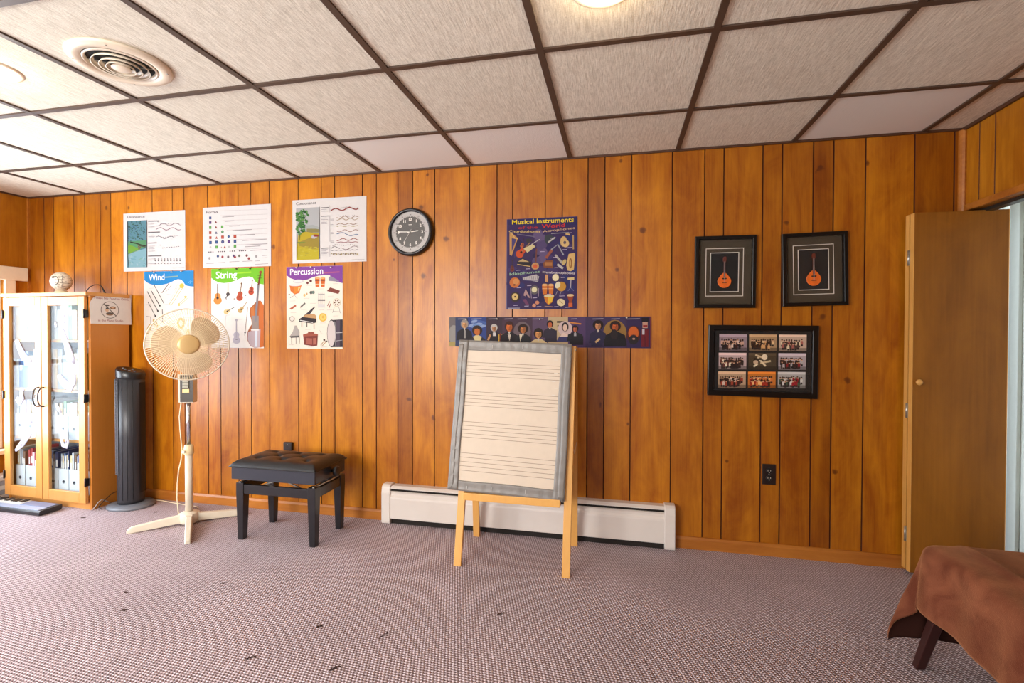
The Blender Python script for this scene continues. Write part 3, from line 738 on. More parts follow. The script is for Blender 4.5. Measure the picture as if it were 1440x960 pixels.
for r in range(3):
    for c_ in range(3):
        bgc, pal = PAL[r * 3 + c_]
        A = Art(960, 310, 3.554, -.007, (4.719, 1.073)); A.gain = 1.0
        x0 = [182, 331, 480][c_] - r * 2; x1 = x0 + 138; ya = [569, 662, 755][r]; yb = ya + 82
        A.rect(x0, ya, x1, yb, bgc)
        A.rect(x0, ya, x1, ya + 12, tuple(min(255, int(q * 1.25)) for q in bgc)); A.rect(x0, yb - 16, x1, yb, tuple(int(q * .7) for q in bgc))
        if (r, c_) == (1, 1):
            for q in range(7):
                A.line([(x0 + 10 + rnd.random() * 110, ya + 8 + rnd.random() * 60), (x0 + 10 + rnd.random() * 110, ya + 8 + rnd.random() * 60)], 9, pal[q % 4])
            A.ell(x0 + 80, ya + 20, 14, 15, (220, 200, 170)); A.ell(x0 + 36, ya + 46, 12, 10, (190, 160, 130))
        else:
            n_ = rnd.randint(9, 12); A.h = .0004
            for row in (0, 1):
                for q in range(n_ - row * 2):
                    px_ = x0 + 12 + (x1 - x0 - 24) * (q + .5 * row + rnd.random() * .3) / n_; py_ = ya + 26 + 16 * row + rnd.random() * 7
                    cl = pal[rnd.randint(0, 3)]; A.h = .0004 + row * .0004
                    A.poly([(px_ - 3, py_ + 4), (px_ - 6.5, py_ + 9), (px_ - 5.5, min(yb - 3, py_ + 32)), (px_ + 5.5, min(yb - 3, py_ + 32)), (px_ + 6.5, py_ + 9), (px_ + 3, py_ + 4)], cl); A.rect(px_ - 5, min(yb - 8, py_ + 22), px_ + 5, min(yb - 3, py_ + 32), (40, 32, 32))
                    A.ell(px_, py_, 4.2, 5.4, rnd.choice([(206, 160, 128), (186, 136, 104), (60, 36, 26)]), n=10)
                    A.ell(px_, py_ - 3, 4.4, 3.4, rnd.choice([(40, 26, 20), (70, 44, 28)]), n=10)
        ph_ = A.build('photograph', t, loc=(0, -.0065, 0))
MB().box(-W_ / 2 + .028, W_ / 2 - .028, -.0185, -.017, -H_ / 2 + .028, H_ / 2 - .028).build('glass', M_glass, t)

# ------------------------------------------------------------------ pedestal fan
t = thing('pedestal_fan', 'tall ivory pedestal fan with round wire cage in front of the instrument posters', 'fan', (1.272, -.330, 0))
hd = bpy.data.objects  # shorthand
for i, (ex, ey) in enumerate(((-.229, -.219), (.259, -.261), (.247, .221), (-.235, .215))):
    L = math.hypot(ex, ey); d = Vector((ex / L, ey / L, 0)); nrm = Vector((-d.y, d.x, 0)); g = MB()
    def ring(s_, wd, zb, zt): return [d * s_ + nrm * wd + Vector((0, 0, zb)), d * s_ - nrm * wd + Vector((0, 0, zb)), d * s_ - nrm * wd * .8 + Vector((0, 0, zt)), d * s_ + nrm * wd * .8 + Vector((0, 0, zt))]
    rs = [ring(.045, .021, .012, .062), ring(L * .5, .020, .006, .050), ring(L * .93, .018, .0, .036), ring(L, .015, .0, .020)]
    vs = [p for r in rs for p in r]; fs = [(3, 2, 1, 0), (12, 13, 14, 15)]
    for a in range(3):
        for b in range(4): fs.append((a * 4 + b, a * 4 + (b + 1) % 4, a * 4 + 4 + (b + 1) % 4, a * 4 + 4 + b))
    g.add(vs, fs); g.build('foot', M_fan, t, bevel=.005, seg=3)
g = MB(); g.lathe([(.050, .008), (.054, .014), (.054, .060), (.050, .070), (.034, .076), (.026, .078)], 28); g.box(-.056, .056, -.020, .020, .012, .068, rot=(0, 0, -PI / 4)); g.box(-.056, .056, -.020, .020, .012, .068, rot=(0, 0, PI / 4))
g.build('base_hub', M_fan, t, bevel=.003)
MB().lathe([(.0215, .07), (.0215, .445)], 24).build('lower_pole', M_fan, t)
MB().lathe([(.024, .440), (.028, .446), (.028, .480), (.025, .500), (.016, .506)], 24).build('height_collar', plain('collar_ivory', rgb(222, 204, 160), .4), t)
g = MB(); g.tube([(0, -.026, .466), (0, -.044, .466)], [.006, .010], 12); g.build('collar_knob', M_fan, t)
MB().lathe([(.0125, .50), (.0125, .80)], 20).build('upper_pole', M_chrome, t)
dirv = Vector((.72, -.694, 0)).normalized(); yaw = math.atan2(dirv.y, dirv.x) + PI / 2
box_rot = (0, 0, math.radians(20))
g = MB(); g.box(-.040, .040, -.028, .028, .775, .955, rot=box_rot, at=(0, 0, .86)); g.box(-.047, -.040, -.026, .026, .775, .955, rot=box_rot, at=(0, 0, .86)); cb = g.build('control_box', M_fan, t, bevel=.004)
g = MB(); g.box(-.036, .040, -.0305, -.0275, .780, .950, rot=box_rot, at=(0, 0, .86)); fp = g.build('face_plate', plain('dark_bronze_plate', rgb(38, 28, 16), .35), cb)
for q in range(4):
    g = MB(); g.box(-.018, .018, -.0385, -.0300, .868 + q * .0185, .883 + q * .0185, rot=box_rot, at=(0, 0, .86)); g.build('speed_button', plain('button_grey', rgb(150, 146, 128), .4), cb, bevel=.001)
g = MB(); g.box(-.020, .020, -.0345, -.0300, .840, .862, rot=box_rot, at=(0, 0, .86)); g.build('gold_label', M_hub, cb)
# head: axis points to `dirv`
hc = Vector((.040, -.0385, 1.145)); zax = Vector((dirv.x, dirv.y, .035)).normalized(); xax = Vector((0, 0, 1)).cross(zax).normalized(); yax = zax.cross(xax)
HM = Matrix((xax, yax, zax)).transposed().to_4x4(); HM.translation = hc
g = MB(); g.lathe([(0, -.200), (.030, -.198), (.050, -.180), (.056, -.150), (.058, -.085), (.050, -.062), (.02, -.058)], 28, M=HM); g.build('motor_housing', M_fan, t)
g = MB(); g.tube([(0, 0, .93), (-.02, .02, 1.02), HM @ Vector((0, -.03, -.12))], .020, 12); g.build('neck', M_fan, t)
RG = .222
def wires(g, zc, sgn, n, r0, dep, wr):
    for i in range(n):
        a = 2 * PI * i / n; pts = []
        for s_ in range(7):
            u = s_ / 6; r = r0 + (RG - r0) * u
            z = zc + sgn * dep * (1 - u ** 3.2)
            pts.append(HM @ Vector((r * math.cos(a + .10 * u), r * math.sin(a + .10 * u), z)))
        g.tube(pts, wr, 4, cap=False)
def ringw(g, r, z, wr): g.tube([HM @ Vector((r * math.cos(2 * PI * i / 72), r * math.sin(2 * PI * i / 72), z)) for i in range(72)], wr, 6, closed=True)
M_wire = plain('cage_wire', rgb(232, 214, 178), .4)
g = MB(); wires(g, .0, 1, 100, .050, .058, .0016)
for r in (.085, .150, .190): u = (r - .05) / (RG - .05); ringw(g, r, .058 * (1 - u ** 3.2) - .001, .0012)
g.build('front_cage', M_wire, t)
g = MB(); wires(g, -.0, -1, 84, .060, .070, .0009)
for r in (.10, .17): u = (r - .05) / (RG - .05); ringw(g, r, -.070 * (1 - u ** 3.2) + .001, .0012)
g.build('rear_cage', M_wire, t)
g = MB(); ringw(g, RG, 0, .0042); ringw(g, RG + .001, -.006, .003); g.build('cage_rim', M_fan, t)
g = MB(); g.lathe([(.057, .050), (.060, .056), (.059, .064), (.052, .069), (.04, .071), (0, .072)], 36, M=HM); g.build('cage_badge', M_hub, t)
g = MB(); g.lathe([(.035, -.05), (.038, -.03), (.036, .010), (.024, .022), (0, .024)], 24, M=HM); g.build('blade_hub', M_blade, t)
for b in range(3):
    a0 = math.radians([44, 170, -74][b]); g = MB()
    out = [(.030, -.55), (.060, -.78), (.100, -.84), (.145, -.76), (.178, -.58), (.198, -.25), (.200, .15), (.190, .48), (.160, .68), (.115, .72), (.070, .60), (.034, .40)]
    ctr = (.11, 0.0); n_ = len(out)
    def bp_(r, th): return HM @ Vector((r * math.cos(a0 + th), r * math.sin(a0 + th), -.012 + .030 * math.sin(th * 1.1) * (r / .19)))
    # a curved paddle: rings of points between centre line and outline
    rings = []
    for q in range(1, 5):
        s_ = q / 4; rings.append([bp_(ctr[0] + (r - ctr[0]) * s_, th * s_) for r, th in out])
    vs = [bp_(*ctr)] + [p for r in rings for p in r]; fs = [(0, 1 + i, 1 + (i + 1) % n_) for i in range(n_)]
    for q in range(3):
        for i in range(n_): fs.append((1 + q * n_ + i, 1 + (q + 1) * n_ + i, 1 + (q + 1) * n_ + (i + 1) % n_, 1 + q * n_ + (i + 1) % n_))
    g.add(vs, fs, 0, True); o = g.build('fan_blade', M_blade, t)
    m = o.modifiers.new('thick', 'SOLIDIFY'); m.thickness = .002
    m = o.modifiers.new('sub', 'SUBSURF'); m.levels = 1; m.render_levels = 2
g = MB(); g.tube([(-.048, .004, .80), (-.056, 0, .775), (-.062, 0, .74), (-.066, -.005, .68), (-.058, -.008, .60), (-.050, -.008, .53), (-.046, -.006, .46), (-.056, -.004, .40), (-.074, -.004, .34), (-.084, -.006, .25), (-.082, -.01, .15), (-.074, -.01, .07), (-.070, 0, .02), (-.05, .09, .006), (.02, .17, .005), (.12, .19, .005), (.16, .15, .005), (.10, .13, .005)], .0035, 6)
g.build('power_cord', M_cord, t)

# ------------------------------------------------------------------ tower fan
t = thing('tower_fan', 'black oval tower fan on grey base between glass cabinet and pedestal fan', 'fan', (.608, -.160, 0), math.radians(8))
g = MB()
def oval(rx, ry, z, n=40, sl=0): return [(rx * math.cos(2 * PI * i / n), ry * math.sin(2 * PI * i / n), z + sl * rx * math.cos(2 * PI * i / n)) for i in range(n)]
def stack(g, rings, mi=0, cap=True):
    n = len(rings[0]); vs = [p for r in rings for p in r]; fs = []
    for j in range(len(rings) - 1):
        for i in range(n): fs.append((j * n + i, j * n + (i + 1) % n, (j + 1) * n + (i + 1) % n, (j + 1) * n + i))
    g.add(vs, fs, mi, True)
    if cap: b = len(g.v) - len(vs); g.f += [tuple(b + i for i in range(n))[::-1], tuple(b + (len(rings) - 1) * n + i for i in range(n))]; g.mi += [mi, mi]; g.sm += [False, False]
stack(g, [oval(.148, .125, 0), oval(.150, .127, .010), oval(.146, .123, .018), oval(.120, .100, .026), oval(.092, .085, .030)]); g.build('base', M_greyplastic, t)
g = MB(); stack(g, [oval(.078, .076, .028), oval(.079, .078, .05), oval(.081, .080, .50), oval(.083, .082, .900, sl=-.10)]); g.build('column', M_charcoal, t)
g = MB(); stack(g, [oval(.083, .082, .900, sl=-.10), oval(.085, .084, .908, sl=-.12), oval(.085, .084, .946, sl=-.26), oval(.080, .079, .956, sl=-.28), oval(.066, .065, .958, sl=-.28)]); cp = g.build('top_cap', M_black, t)
g = MB()
for (bx, by) in ((-.035, -.02), (-.01, -.03), (.018, -.028), (.04, -.01), (0, .02)):
    g = MB(); g.lathe([(.009, 0), (.009, .004), (.006, .006)], 14, M=Matrix.Translation((bx, by, .956 - .28 * bx))); g.build('control_button', M_greyplastic, cp)
# air grille on the side that faces the window: close slats set in a recess
gm = MB(); n_ = 62
for i in range(n_):
    z = .24 + i * .0105; a0_, a1_ = math.radians(-131), math.radians(-107); rr = .0835
    gm.tube([(rr * math.cos(a0_ + (a1_ - a0_) * s_ / 3), rr * math.sin(a0_ + (a1_ - a0_) * s_ / 3), z) for s_ in range(4)], .0022, 4)
gm.build('air_grille', M_greyplastic, t)
gm = MB()
for aa in (-133, -105):
    a = math.radians(aa); gm.tube([(.083 * math.cos(a), .083 * math.sin(a), .235), (.085 * math.cos(a), .085 * math.sin(a), .895)], .003, 6)
gm.build('grille_rim', M_greyplastic, t)
gm = MB(); a0_, a1_ = math.radians(-12), math.radians(36)
gm.grid(lambda u, v: (.0842 * math.cos(a0_ + (a1_ - a0_) * u), .0832 * math.sin(a0_ + (a1_ - a0_) * u), .10 + .77 * v), 10, 4); gm.build('air_outlet', plain('outlet_black', rgb(8, 8, 9), .6), t)
for aa in (-84, -62, -40):
    a = math.radians(aa); MB().tube([(.0795 * math.cos(a), .0785 * math.sin(a), .06), (.083 * math.cos(a), .082 * math.sin(a), .89)], .0014, 5).build('body_seam', M_black, t)
g = MB(); g.tube([(-.08, .03, .05), (-.10, .06, .075), (-.13, .055, .09), (-.148, .0, .08), (-.148, -.06, .05), (-.150, -.10, .020), (-.12, -.10, .004)], .003, 6)
pc = g.build('power_cord', M_blackcord, t)
# cords lying by the cabinet foot
o = MB().tube([(.446, -.300, .004), (.450, -.285, .02), (.452, -.265, .045), (.451, -.24, .058), (.449, -.20, .03), (.449, -.17, .006)], .0028, 6).build('grey_cable', plain('grey_cable', rgb(176, 172, 168), .5))
tag(o, 'thin grey cable lying on the carpet against the cabinet foot beside the tower fan', 'cable')
t = thing('wall_plug', 'small pale plug adapter lying on the carpet between cabinet and tower fan base', 'plug', (.462, -.075, 0), 1.4)
MB().box(-.022, .022, -.014, .014, 0, .024).build('plug_body', plain('plug_tan', rgb(176, 120, 82), .5), t, bevel=.003)
g = MB(); g.box(.022, .036, -.007, -.0055, .009, .015); g.box(.022, .036, .0055, .007, .009, .015); g.build('plug_pins', M_steel, t)
o = MB().tube([(.70, -.06, .012), (.76, -.055, .010), (.85, -.06, .005), (.98, -.075, .005), (1.08, -.085, .005), (1.12, -.11, .005)], .0032, 6).build('floor_cord', M_cord)
tag(o, 'cream cord running along the carpet from the tower fan towards the pedestal fan', 'cord')

# ------------------------------------------------------------------ piano bench
t = thing('piano_bench', 'black adjustable piano bench with tufted leather seat', 'bench', (2.015, -.320, 0))
x0, x1, y0, y1 = -.262, .262, -.155, .155
for sx_, sy_ in ((-1, -1), (1, -1), (1, 1), (-1, 1)):
    g = MB(); ox = x0 if sx_ < 0 else x1; oy = y0 if sy_ < 0 else y1; a = .050; b = .036
    def sq(w, z, ins): 
        X = sorted((ox - sx_ * ins, ox - sx_ * (ins + w))); Y = sorted((oy - sy_ * ins, oy - sy_ * (ins + w)))
        return [(X[0], Y[0], z), (X[1], Y[0], z), (X[1], Y[1], z), (X[0], Y[1], z)]
    g.hexa(sq(b, 0, .006), sq(a, .275, 0)); g.hexa(sq(a, .275, 0), sq(a, .338, 0)); g.build('leg', M_blacklac, t, bevel=.002)
for nm, bx in (('apron', (x0 + .05, x1 - .05, y0 + .004, y0 + .026)), ('apron', (x0 + .05, x1 - .05, y1 - .026, y1 - .004)), ('apron', (x0 + .004, x0 + .026, y0 + .05, y1 - .05)), ('apron', (x1 - .026, x1 - .004, y0 + .05, y1 - .05))):
    MB().box(*bx,   .274, .328).build(nm, M_blacklac, t, bevel=.002)
X0, X1, Y0, Y1 = -.296, .258, -.152, .158
g = MB(); g.box(X0, X1, Y0, Y0 + .018, .356, .430); g.box(X0, X1, Y1 - .018, Y1, .356, .430); g.box(X0, X0 + .018, Y0 + .018, Y1 - .018, .356, .430); g.box(X1 - .018, X1, Y0 + .018, Y1 - .018, .356, .430); g.box(X0 + .018, X1 - .018, Y0 + .018, Y1 - .018, .415, .428)
g.build('seat_box', plain('seat_box_lacquer', rgb(40, 44, 54), .3, coat=.3), t, bevel=.0025)
# scissor lift between the box and the leg frame
for yy in (y0 + .045, y1 - .052):
    for s_ in (1, -1):
        g = MB(); g.hexa([(-.17 * s_ - .01, yy, .300), (-.17 * s_ + .01, yy, .300), (-.17 * s_ + .01, yy + .006, .300), (-.17 * s_ - .01, yy + .006, .300)], [(.13 * s_ - .01, yy, .405), (.13 * s_ + .01, yy, .405), (.13 * s_ + .01, yy + .006, .405), (.13 * s_ - .01, yy + .006, .405)])
        g.build('scissor_arm', M_steel, t); yy += .007
g = MB()
for sx_ in (x0 + .012, x1 - .024): MB().box(sx_, sx_ + .012, y0 + .01, y1 - .01, .334, .342).build('slide_rail', M_steel, t)
# tufted seat
tx = [-.165, 0, .165]; tufts = [(x, y) for y in (-.062, .085) for x in tx] + [(-.0825, .012), (.0825, .012)]
def seat(u, v):
    x = X0 - .008 + (X1 - X0 + .016) * u; y = Y0 - .008 + (Y1 - Y0 + .016) * v
    e = min(u, 1 - u) * (X1 - X0); f_ = min(v, 1 - v) * (Y1 - Y0); d = min(e, f_)
    z = .432 + .043 * (1 - math.exp(-d / .022))
    for a, b in tufts:
        q = math.hypot(x - a + .019, y - b); z -= .017 * math.exp(-(q / .016) ** 2) + .008 * math.exp(-(q / .045) ** 2)
    for (a, b), (c_, d_) in [(tufts[i], tufts[6]) for i in (0, 1, 3, 4)] + [(tufts[i], tufts[7]) for i in (1, 2, 4, 5)]:
        px_, py_ = x + .019, y; L2 = (c_ - a) ** 2 + (d_ - b) ** 2; s_ = max(0, min(1, ((px_ - a) * (c_ - a) + (py_ - b) * (d_ - b)) / L2))
        q = math.hypot(px_ - a - s_ * (c_ - a), py_ - b - s_ * (d_ - b)); z -= .0045 * math.exp(-(q / .008) ** 2)
    return (x, y, z)
g = MB(); g.grid(seat, 84, 48); n0 = 85
rim = [seat(i / 84, 0) for i in range(84)] + [seat(1, j / 48) for j in range(48)] + [seat(1 - i / 84, 1) for i in range(84)] + [seat(0, 1 - j / 48) for j in range(48)]
m_ = len(rim); low = [(p[0], p[1], .428) for p in rim]
g.add(rim + low, [(i, (i + 1) % m_, m_ + (i + 1) % m_, m_ + i) for i in range(m_)], 0, False)
st = g.build('seat', M_leather, t)
for a, b in tufts:
    g = MB(); z = seat((a - .019 - X0 + .008) / (X1 - X0 + .016), (b - Y0 + .008) / (Y1 - Y0 + .016))[2]
    g.lathe([(0, .004), (.006, .003), (.0085, 0)], 14, M=Matrix.Translation((a - .019, b, z + .0005)), cap=False); g.build('tuft_button', M_leather, st)
g = MB(); g.tube([rim[i] for i in range(m_)], .0035, 6, closed=True); g.build('piping', M_leather, st)
g = MB(); Mk = Matrix.Translation((X1, .02, .392)) @ Matrix.Rotation(PI / 2, 4, 'Y')
g.lathe([(.010, 0), (.010, .014), (.026, .018), (.030, .024), (.030, .036), (.026, .041), (0, .042)], 20, M=Mk); g.build('height_knob', M_black, t, bevel=.001)

# ------------------------------------------------------------------ easel with a pad of stave paper
t = thing('easel', 'pale wooden A-frame floor easel standing in front of the baseboard heater', 'easel', (3.41, -.305, 0))
SL = (.5 - .315) / 1.17          # lean of the front face per metre of height
AX, AY = 3.41, -.305
def fy(z): return -.500 + SL * z - AY
def by(z): return -.105 - .145 * z - AY
def bar(g, xa, za, xb, zb, w, d, fn, side=1, mi=0):
    """straight bar in the leaning plane: front face on fn, width w along x, depth d behind the face"""
    ps = []
    for x, z in ((xa, za), (xb, zb)):
        y = fn(z); ps.append([(x - w / 2, y, z), (x + w / 2, y, z), (x + w / 2, y + d * side, z), (x - w / 2, y + d * side, z)])
    g.hexa(ps[0], ps[1], mi)
for xa, xb in ((3.130, 3.150), (3.700, 3.710)):
    g = MB(); bar(g, xa - AX, 0, xb - AX, 1.155, .040, .020, fy); g.build('front_leg', M_pine, t, bevel=.002)
for xa, xb in ((3.124, 3.142), (3.708, 3.716)):
    g = MB(); bar(g, xa - AX, 0, xb - AX, 1.150, .038, .020, by, -1); g.build('rear_leg', M_pine, t, bevel=.002)
g = MB(); z_ = 1.12; g.box(3.13 - AX, 3.73 - AX, fy(z_) + .016, fy(z_) + .038, z_ - .03, z_ + .03); g.build('top_rail', M_pine, t, bevel=.002)
g = MB(); y_ = fy(.355); g.hexa([(3.150 - AX, y_ - .022, .338), (3.666 - AX, y_ - .022, .338), (3.666 - AX, y_ + .020, .338), (3.150 - AX, y_ + .020, .338)],
    [(3.150 - AX, y_ - .022, .377), (3.666 - AX, y_ - .022, .377), (3.666 - AX, y_ + .020, .377), (3.150 - AX, y_ + .020, .377)]); g.build('ledge', M_pine, t, bevel=.003)
g = MB()
for x, y, z in ((3.715, fy(1.12) + .03, 1.135), (3.147, fy(1.12) + .03, 1.135)):
    pass
for x in (3.727, 3.134):
    g = MB(); g.lathe([(.009, 0), (.009, .004), (.004, .006)], 12, M=Matrix.Translation((x - AX + (.0 if x > 3.4 else -.004), -.012, 1.135)) @ Matrix.Rotation(PI / 2 if x > 3.4 else -PI / 2, 4, 'Y')); g.build('hinge_bolt', M_steel, t)
g = MB(); g.tube([(3.726 - AX, fy(.62) + .02, .62), (3.727 - AX, -.03, .585), (3.727 - AX, by(.62) - .02, .62)], .0018, 6); g.build('spreader_cord', M_cord, t)
# the board: lies on the leaning front face, turned a little in its plane
bw, bh, bt = .618, .802, .016
n_ = Vector((0, -1, SL)).normalized(); upv = Vector((0, SL, 1)).normalized(); rt = Vector((1, 0, 0))
ctr = Vector((3.386 - AX, fy(.774), .774)) + n_ * .001; rr = math.radians(1.7)
R2 = rt * math.cos(rr) - upv * math.sin(rr); U2 = upv * math.cos(rr) + rt * math.sin(rr)
BM = Matrix((R2, -n_, U2)).transposed().to_4x4(); BM.translation = Vector((AX, AY, 0)) + ctr
bo = thing('music_board', 'large board of blank music stave paper edged in grey duct tape, resting on the easel', 'board'); bo.matrix_world = BM
bo.location = BM.translation; bo.rotation_euler = BM.to_euler()
# local axes: x right, y out of the face, z up the board
MB().box(-bw / 2, bw / 2, .0, bt, -bh / 2, bh / 2).build('backing_board', plain('foam_board', rgb(206, 196, 184), .7), bo)
MB().box(-.262, .262, bt, bt + .0015, -.362, .362).build('stave_paper', M_pad, bo)
# paper outline inside the tape: x -.257...257
ph_, pw_ = .700, .514; pz0 = .350
g = MB()
for grp in ((.097, .122, .150, .175, .203), (.325, .352, .380, .408, .434), (.558, .588, .618, .648, .676), (.795, .828, .860, .892, .925)):
    for q in grp:
        z = pz0 - q * ph_; g.box(-.257, .257, bt + .0014, bt + .0019, z - .0011, z + .0011)
sv = g.build('stave_lines', M_inkline, bo); sv['kind'] = 'stuff'
def strip(x0, x1, z0, z1, nx, nz, y, sd):
    rn = random.Random(sd); g = MB()
    ph = [rn.uniform(0, 6) for _ in range(6)]
    def f_(u, v):
        x = x0 + (x1 - x0) * u; z = z0 + (z1 - z0) * v
        e = .0006 * math.sin(u * nx * 1.3 + ph[0]) + .0007 * math.sin(v * nz * 1.1 + ph[1]) + .0005 * math.sin((u * nx + v * nz) * 2.1 + ph[2])
        dx = .0018 * math.sin(v * 11 + ph[3]) if nz > nx else 0; dz = .0018 * math.sin(u * 9 + ph[4]) if nx > nz else 0
        return (x + dx, y + e + .001, z + dz)
    g.grid(f_, nx, nz); return g
T_ = .052
for (a, b, c_, d_, nx, nz, y) in ((-bw / 2 - .002, bw / 2 + .002, bh / 2 - T_, bh / 2 + .002, 60, 6, bt + .0022), (-bw / 2 - .002, bw / 2 + .002, -bh / 2 - .002, -bh / 2 + T_, 60, 6, bt + .0022),
        (-bw / 2 - .002, -bw / 2 + T_, -bh / 2, bh / 2, 6, 70, bt + .0034), (bw / 2 - T_, bw / 2 + .002, -bh / 2, bh / 2, 6, 70, bt + .0034), (-bw / 2 - .001, -bw / 2 + .026, -bh / 2 + .01, bh / 2 - .02, 4, 70, bt + .0046), (bw / 2 - .030, bw / 2 + .003, -bh / 2 + .01, bh / 2 - .01, 4, 70, bt + .0046)):
    o = strip(a, b, c_, d_, nx, nz, y, nx + int(a * 100)).build('duct_tape', M_tape, bo); m = o.modifiers.new('thick', 'SOLIDIFY'); m.thickness = .0008
g = MB()
g.box(-bw / 2 - .004, -bw / 2, -.001, bt + .004, -bh / 2, bh / 2); g.box(bw / 2, bw / 2 + .004, -.001, bt + .004, -bh / 2, bh / 2)
g.box(-bw / 2 - .003, bw / 2 + .003, -.001, bt + .003, bh / 2, bh / 2 + .003); g.box(-bw / 2 - .003, bw / 2 + .003, -.001, bt + .003, -bh / 2 - .003, -bh / 2)
g.build('edge_tape', M_tape, bo, bevel=.001)
for (x, z) in ((.232, .315), (.236, .245), (.228, .200), (.240, .165), (-.205, -.385), (-.07, -.38), (.11, -.375), (.23, .13), (.225, -.30), (-.12, .372), (.05, .375)):
    hz = abs(z) > .36; g = MB(); L = .009
    if hz: g.box(x - .001, x + .001, bt + .004, bt + .0062, z - L, z + L)
    else: g.box(x - L, x + L, bt + .004, bt + .0062, z - .001, z + .001)
    g.build('staple', M_white, bo)

for ch in bo.children:
    ch.data.transform(Matrix.Diagonal((1, -1, 1, 1))); ch.data.flip_normals()

# ------------------------------------------------------------------ glass cabinet
CR = math.radians(-2.0)
t = thing('glass_cabinet', 'tall light wood cabinet with two glass doors in the left corner', 'cabinet', (.430, -.290, 0), CR)
# local: x from -.835 to 0, y from 0 (front) to .262 (back), z 0..1.505
CW, CD = .800, .262
MB().box(-.020, 0, 0, CD, 0, 1.468).build('side_panel', M_cabside, t, bevel=.0015)
MB().box(-CW, -CW + .020, 0, CD, 0, 1.468).build('side_panel', M_cabside, t, bevel=.0015)
MB().box(-CW - .006, .008, -.034, CD, 1.468, 1.494).build('top_panel', M_cab, t, bevel=.003)
MB().box(-CW + .02, -.02, CD - .008, CD, .07, 1.468).build('back_panel', plain('cabinet_back', rgb(150, 156, 168), .6), t)
MB().box(-CW + .02, -.02, .012, CD - .008, .070, .090).build('bottom_panel', M_cab, t)
MB().box(-CW + .02, -.02, .006, .024, 0, .070).build('toe_kick', M_cab, t)
SH = [.090, .466, .815, 1.165]
for z in SH[1:]: MB().box(-CW + .021, -.021, .018, CD - .009, z - .018, z).build('shelf', M_cab, t, bevel=.001)
def cdoor(xa, xb, handle_side):
    z0, z1, fr = .048, 1.464, .058; y0, y1 = -.024, -.003
    d = bpy.data.objects.new('glass_door', None); C.objects.link(d); d.parent = t
    for bx in ((xa, xa + fr), (xb - fr, xb)): MB().box(*bx, y0, y1, z0, z1).build('door_stile', M_cab, d, bevel=.0025)
    for bz in ((z0, z0 + .072), (z1 - .060, z1)): MB().box(xa + fr, xb - fr, y0, y1, *bz).build('door_rail', M_cab, d, bevel=.0025)
    MB().box(xa + fr, xb - fr, -.012, -.009, z0 + .072, z1 - .060).build('door_glass', M_cabglass, d)
    hx = xb - .020 if handle_side > 0 else xa + .020; pts = []
    for i in range(13):
        s_ = i / 12; a = PI * s_; pts.append((hx - .004 * math.sin(a), y0 - .036 * math.sin(a) ** .7, .765 - .067 * math.cos(a)))
    pts[0] = (hx, y0, .698); pts[-1] = (hx, y0, .832)
    MB().tube(pts, .0045, 8).build('door_handle', plain('pewter_handle', rgb(62, 56, 56), .35, metal=.6), d)
    hgx = xb + .001 if handle_side < 0 else xa - .001
    for z in (.195, .768, 1.344):
        g = MB(); g.box(hgx - .004, hgx + .011, y0 - .003, y1 - .004, z - .026, z + .026); g.tube([(hgx + .004, y0 - .005, z - .030), (hgx + .004, y0 - .005, z + .030)], .005, 8); g.build('hinge', M_black, d)
    return d
dl = cdoor(-CW + .002, -.428, 1); dr_ = cdoor(-.422, -.022, -1)
# pale cut-out instrument stickers on the door glass
M_sticker = plain('frosted_sticker', rgb(158, 155, 168), .5); M_sticker2 = plain('sticker_pattern', rgb(150, 134, 150), .5)
def sticker(door, pts, w, holes=()):
    g = MB(); yy = -.0135
    g.tube([(x, yy, z) for x, z in pts], w, 10)
    o = g.build('glass_sticker', [M_sticker, M_sticker2], door); o.data.transform(Matrix.Translation((0, yy, 0)) @ Matrix.Scale(.06, 4, (0, 1, 0)) @ Matrix.Translation((0, -yy, 0)))
    for (x, z, r) in holes:
        h = MB(); h.lathe([(r, 0), (r * .7, .0004), (r * .7, .0006)], 14, M=Matrix.Translation((x, -.0150, z)) @ Matrix.Rotation(PI / 2, 4, 'X')); h.build('sticker_detail', M_sticker2, o)
def dpt(px, py): # local door coordinates of a place on the photo
    p = on_wall(px, py, -.305); q = Matrix.Rotation(-CR, 3, 'Z') @ (p - Vector((.430, -.290, 0))); return (q.x, q.z)
def path(L): return [dpt(*p) for p in L]
sticker(dr_, path([(97, 573), (93, 582), (88, 584), (90, 600), (91, 612), (93, 622), (91, 628), (86, 626), (84, 618), (84, 608)]), [.006, .007, .009, .012, .014, .018, .020, .018, .014, .008], [(*dpt(91, 621), .008), (*dpt(90, 608), .005)])
sticker(dl, path([(15, 635), (20, 630), (26, 624), (33, 616), (39, 609)]), [.010, .020, .026, .018, .014], [(*dpt(24, 626), .010), (*dpt(29, 619), .006)])
sticker(dr_, path([(85, 462), (88, 472), (91, 482), (94, 492), (97, 503), (104, 510)]), [.012, .022, .024, .034, .040, .012], [(*dpt(93, 498), .012)])
sticker(dr_, path([(80, 527), (84, 534), (90, 540), (97, 545), (102, 536), (104, 526)]), [.018, .026, .034, .034, .026, .014], [(*dpt(93, 541), .014), (*dpt(86, 534), .008)])
sticker(dl, path([(24, 438), (28, 450), (31, 462), (33, 470)]), [.006, .014, .016, .010])
sticker(dl, path([(17, 478), (22, 490), (28, 502), (34, 506), (40, 508)]), [.020, .026, .034, .026, .010], [(*dpt(27, 500), .012)])
sticker(dl, path([(17, 560), (22, 566), (25, 560), (24, 550), (29, 548)]), [.022, .030, .026, .014, .008], [(*dpt(22, 562), .012)])
sticker(dl, path([(36, 578), (38, 588), (39, 596)]), [.012, .020, .014])
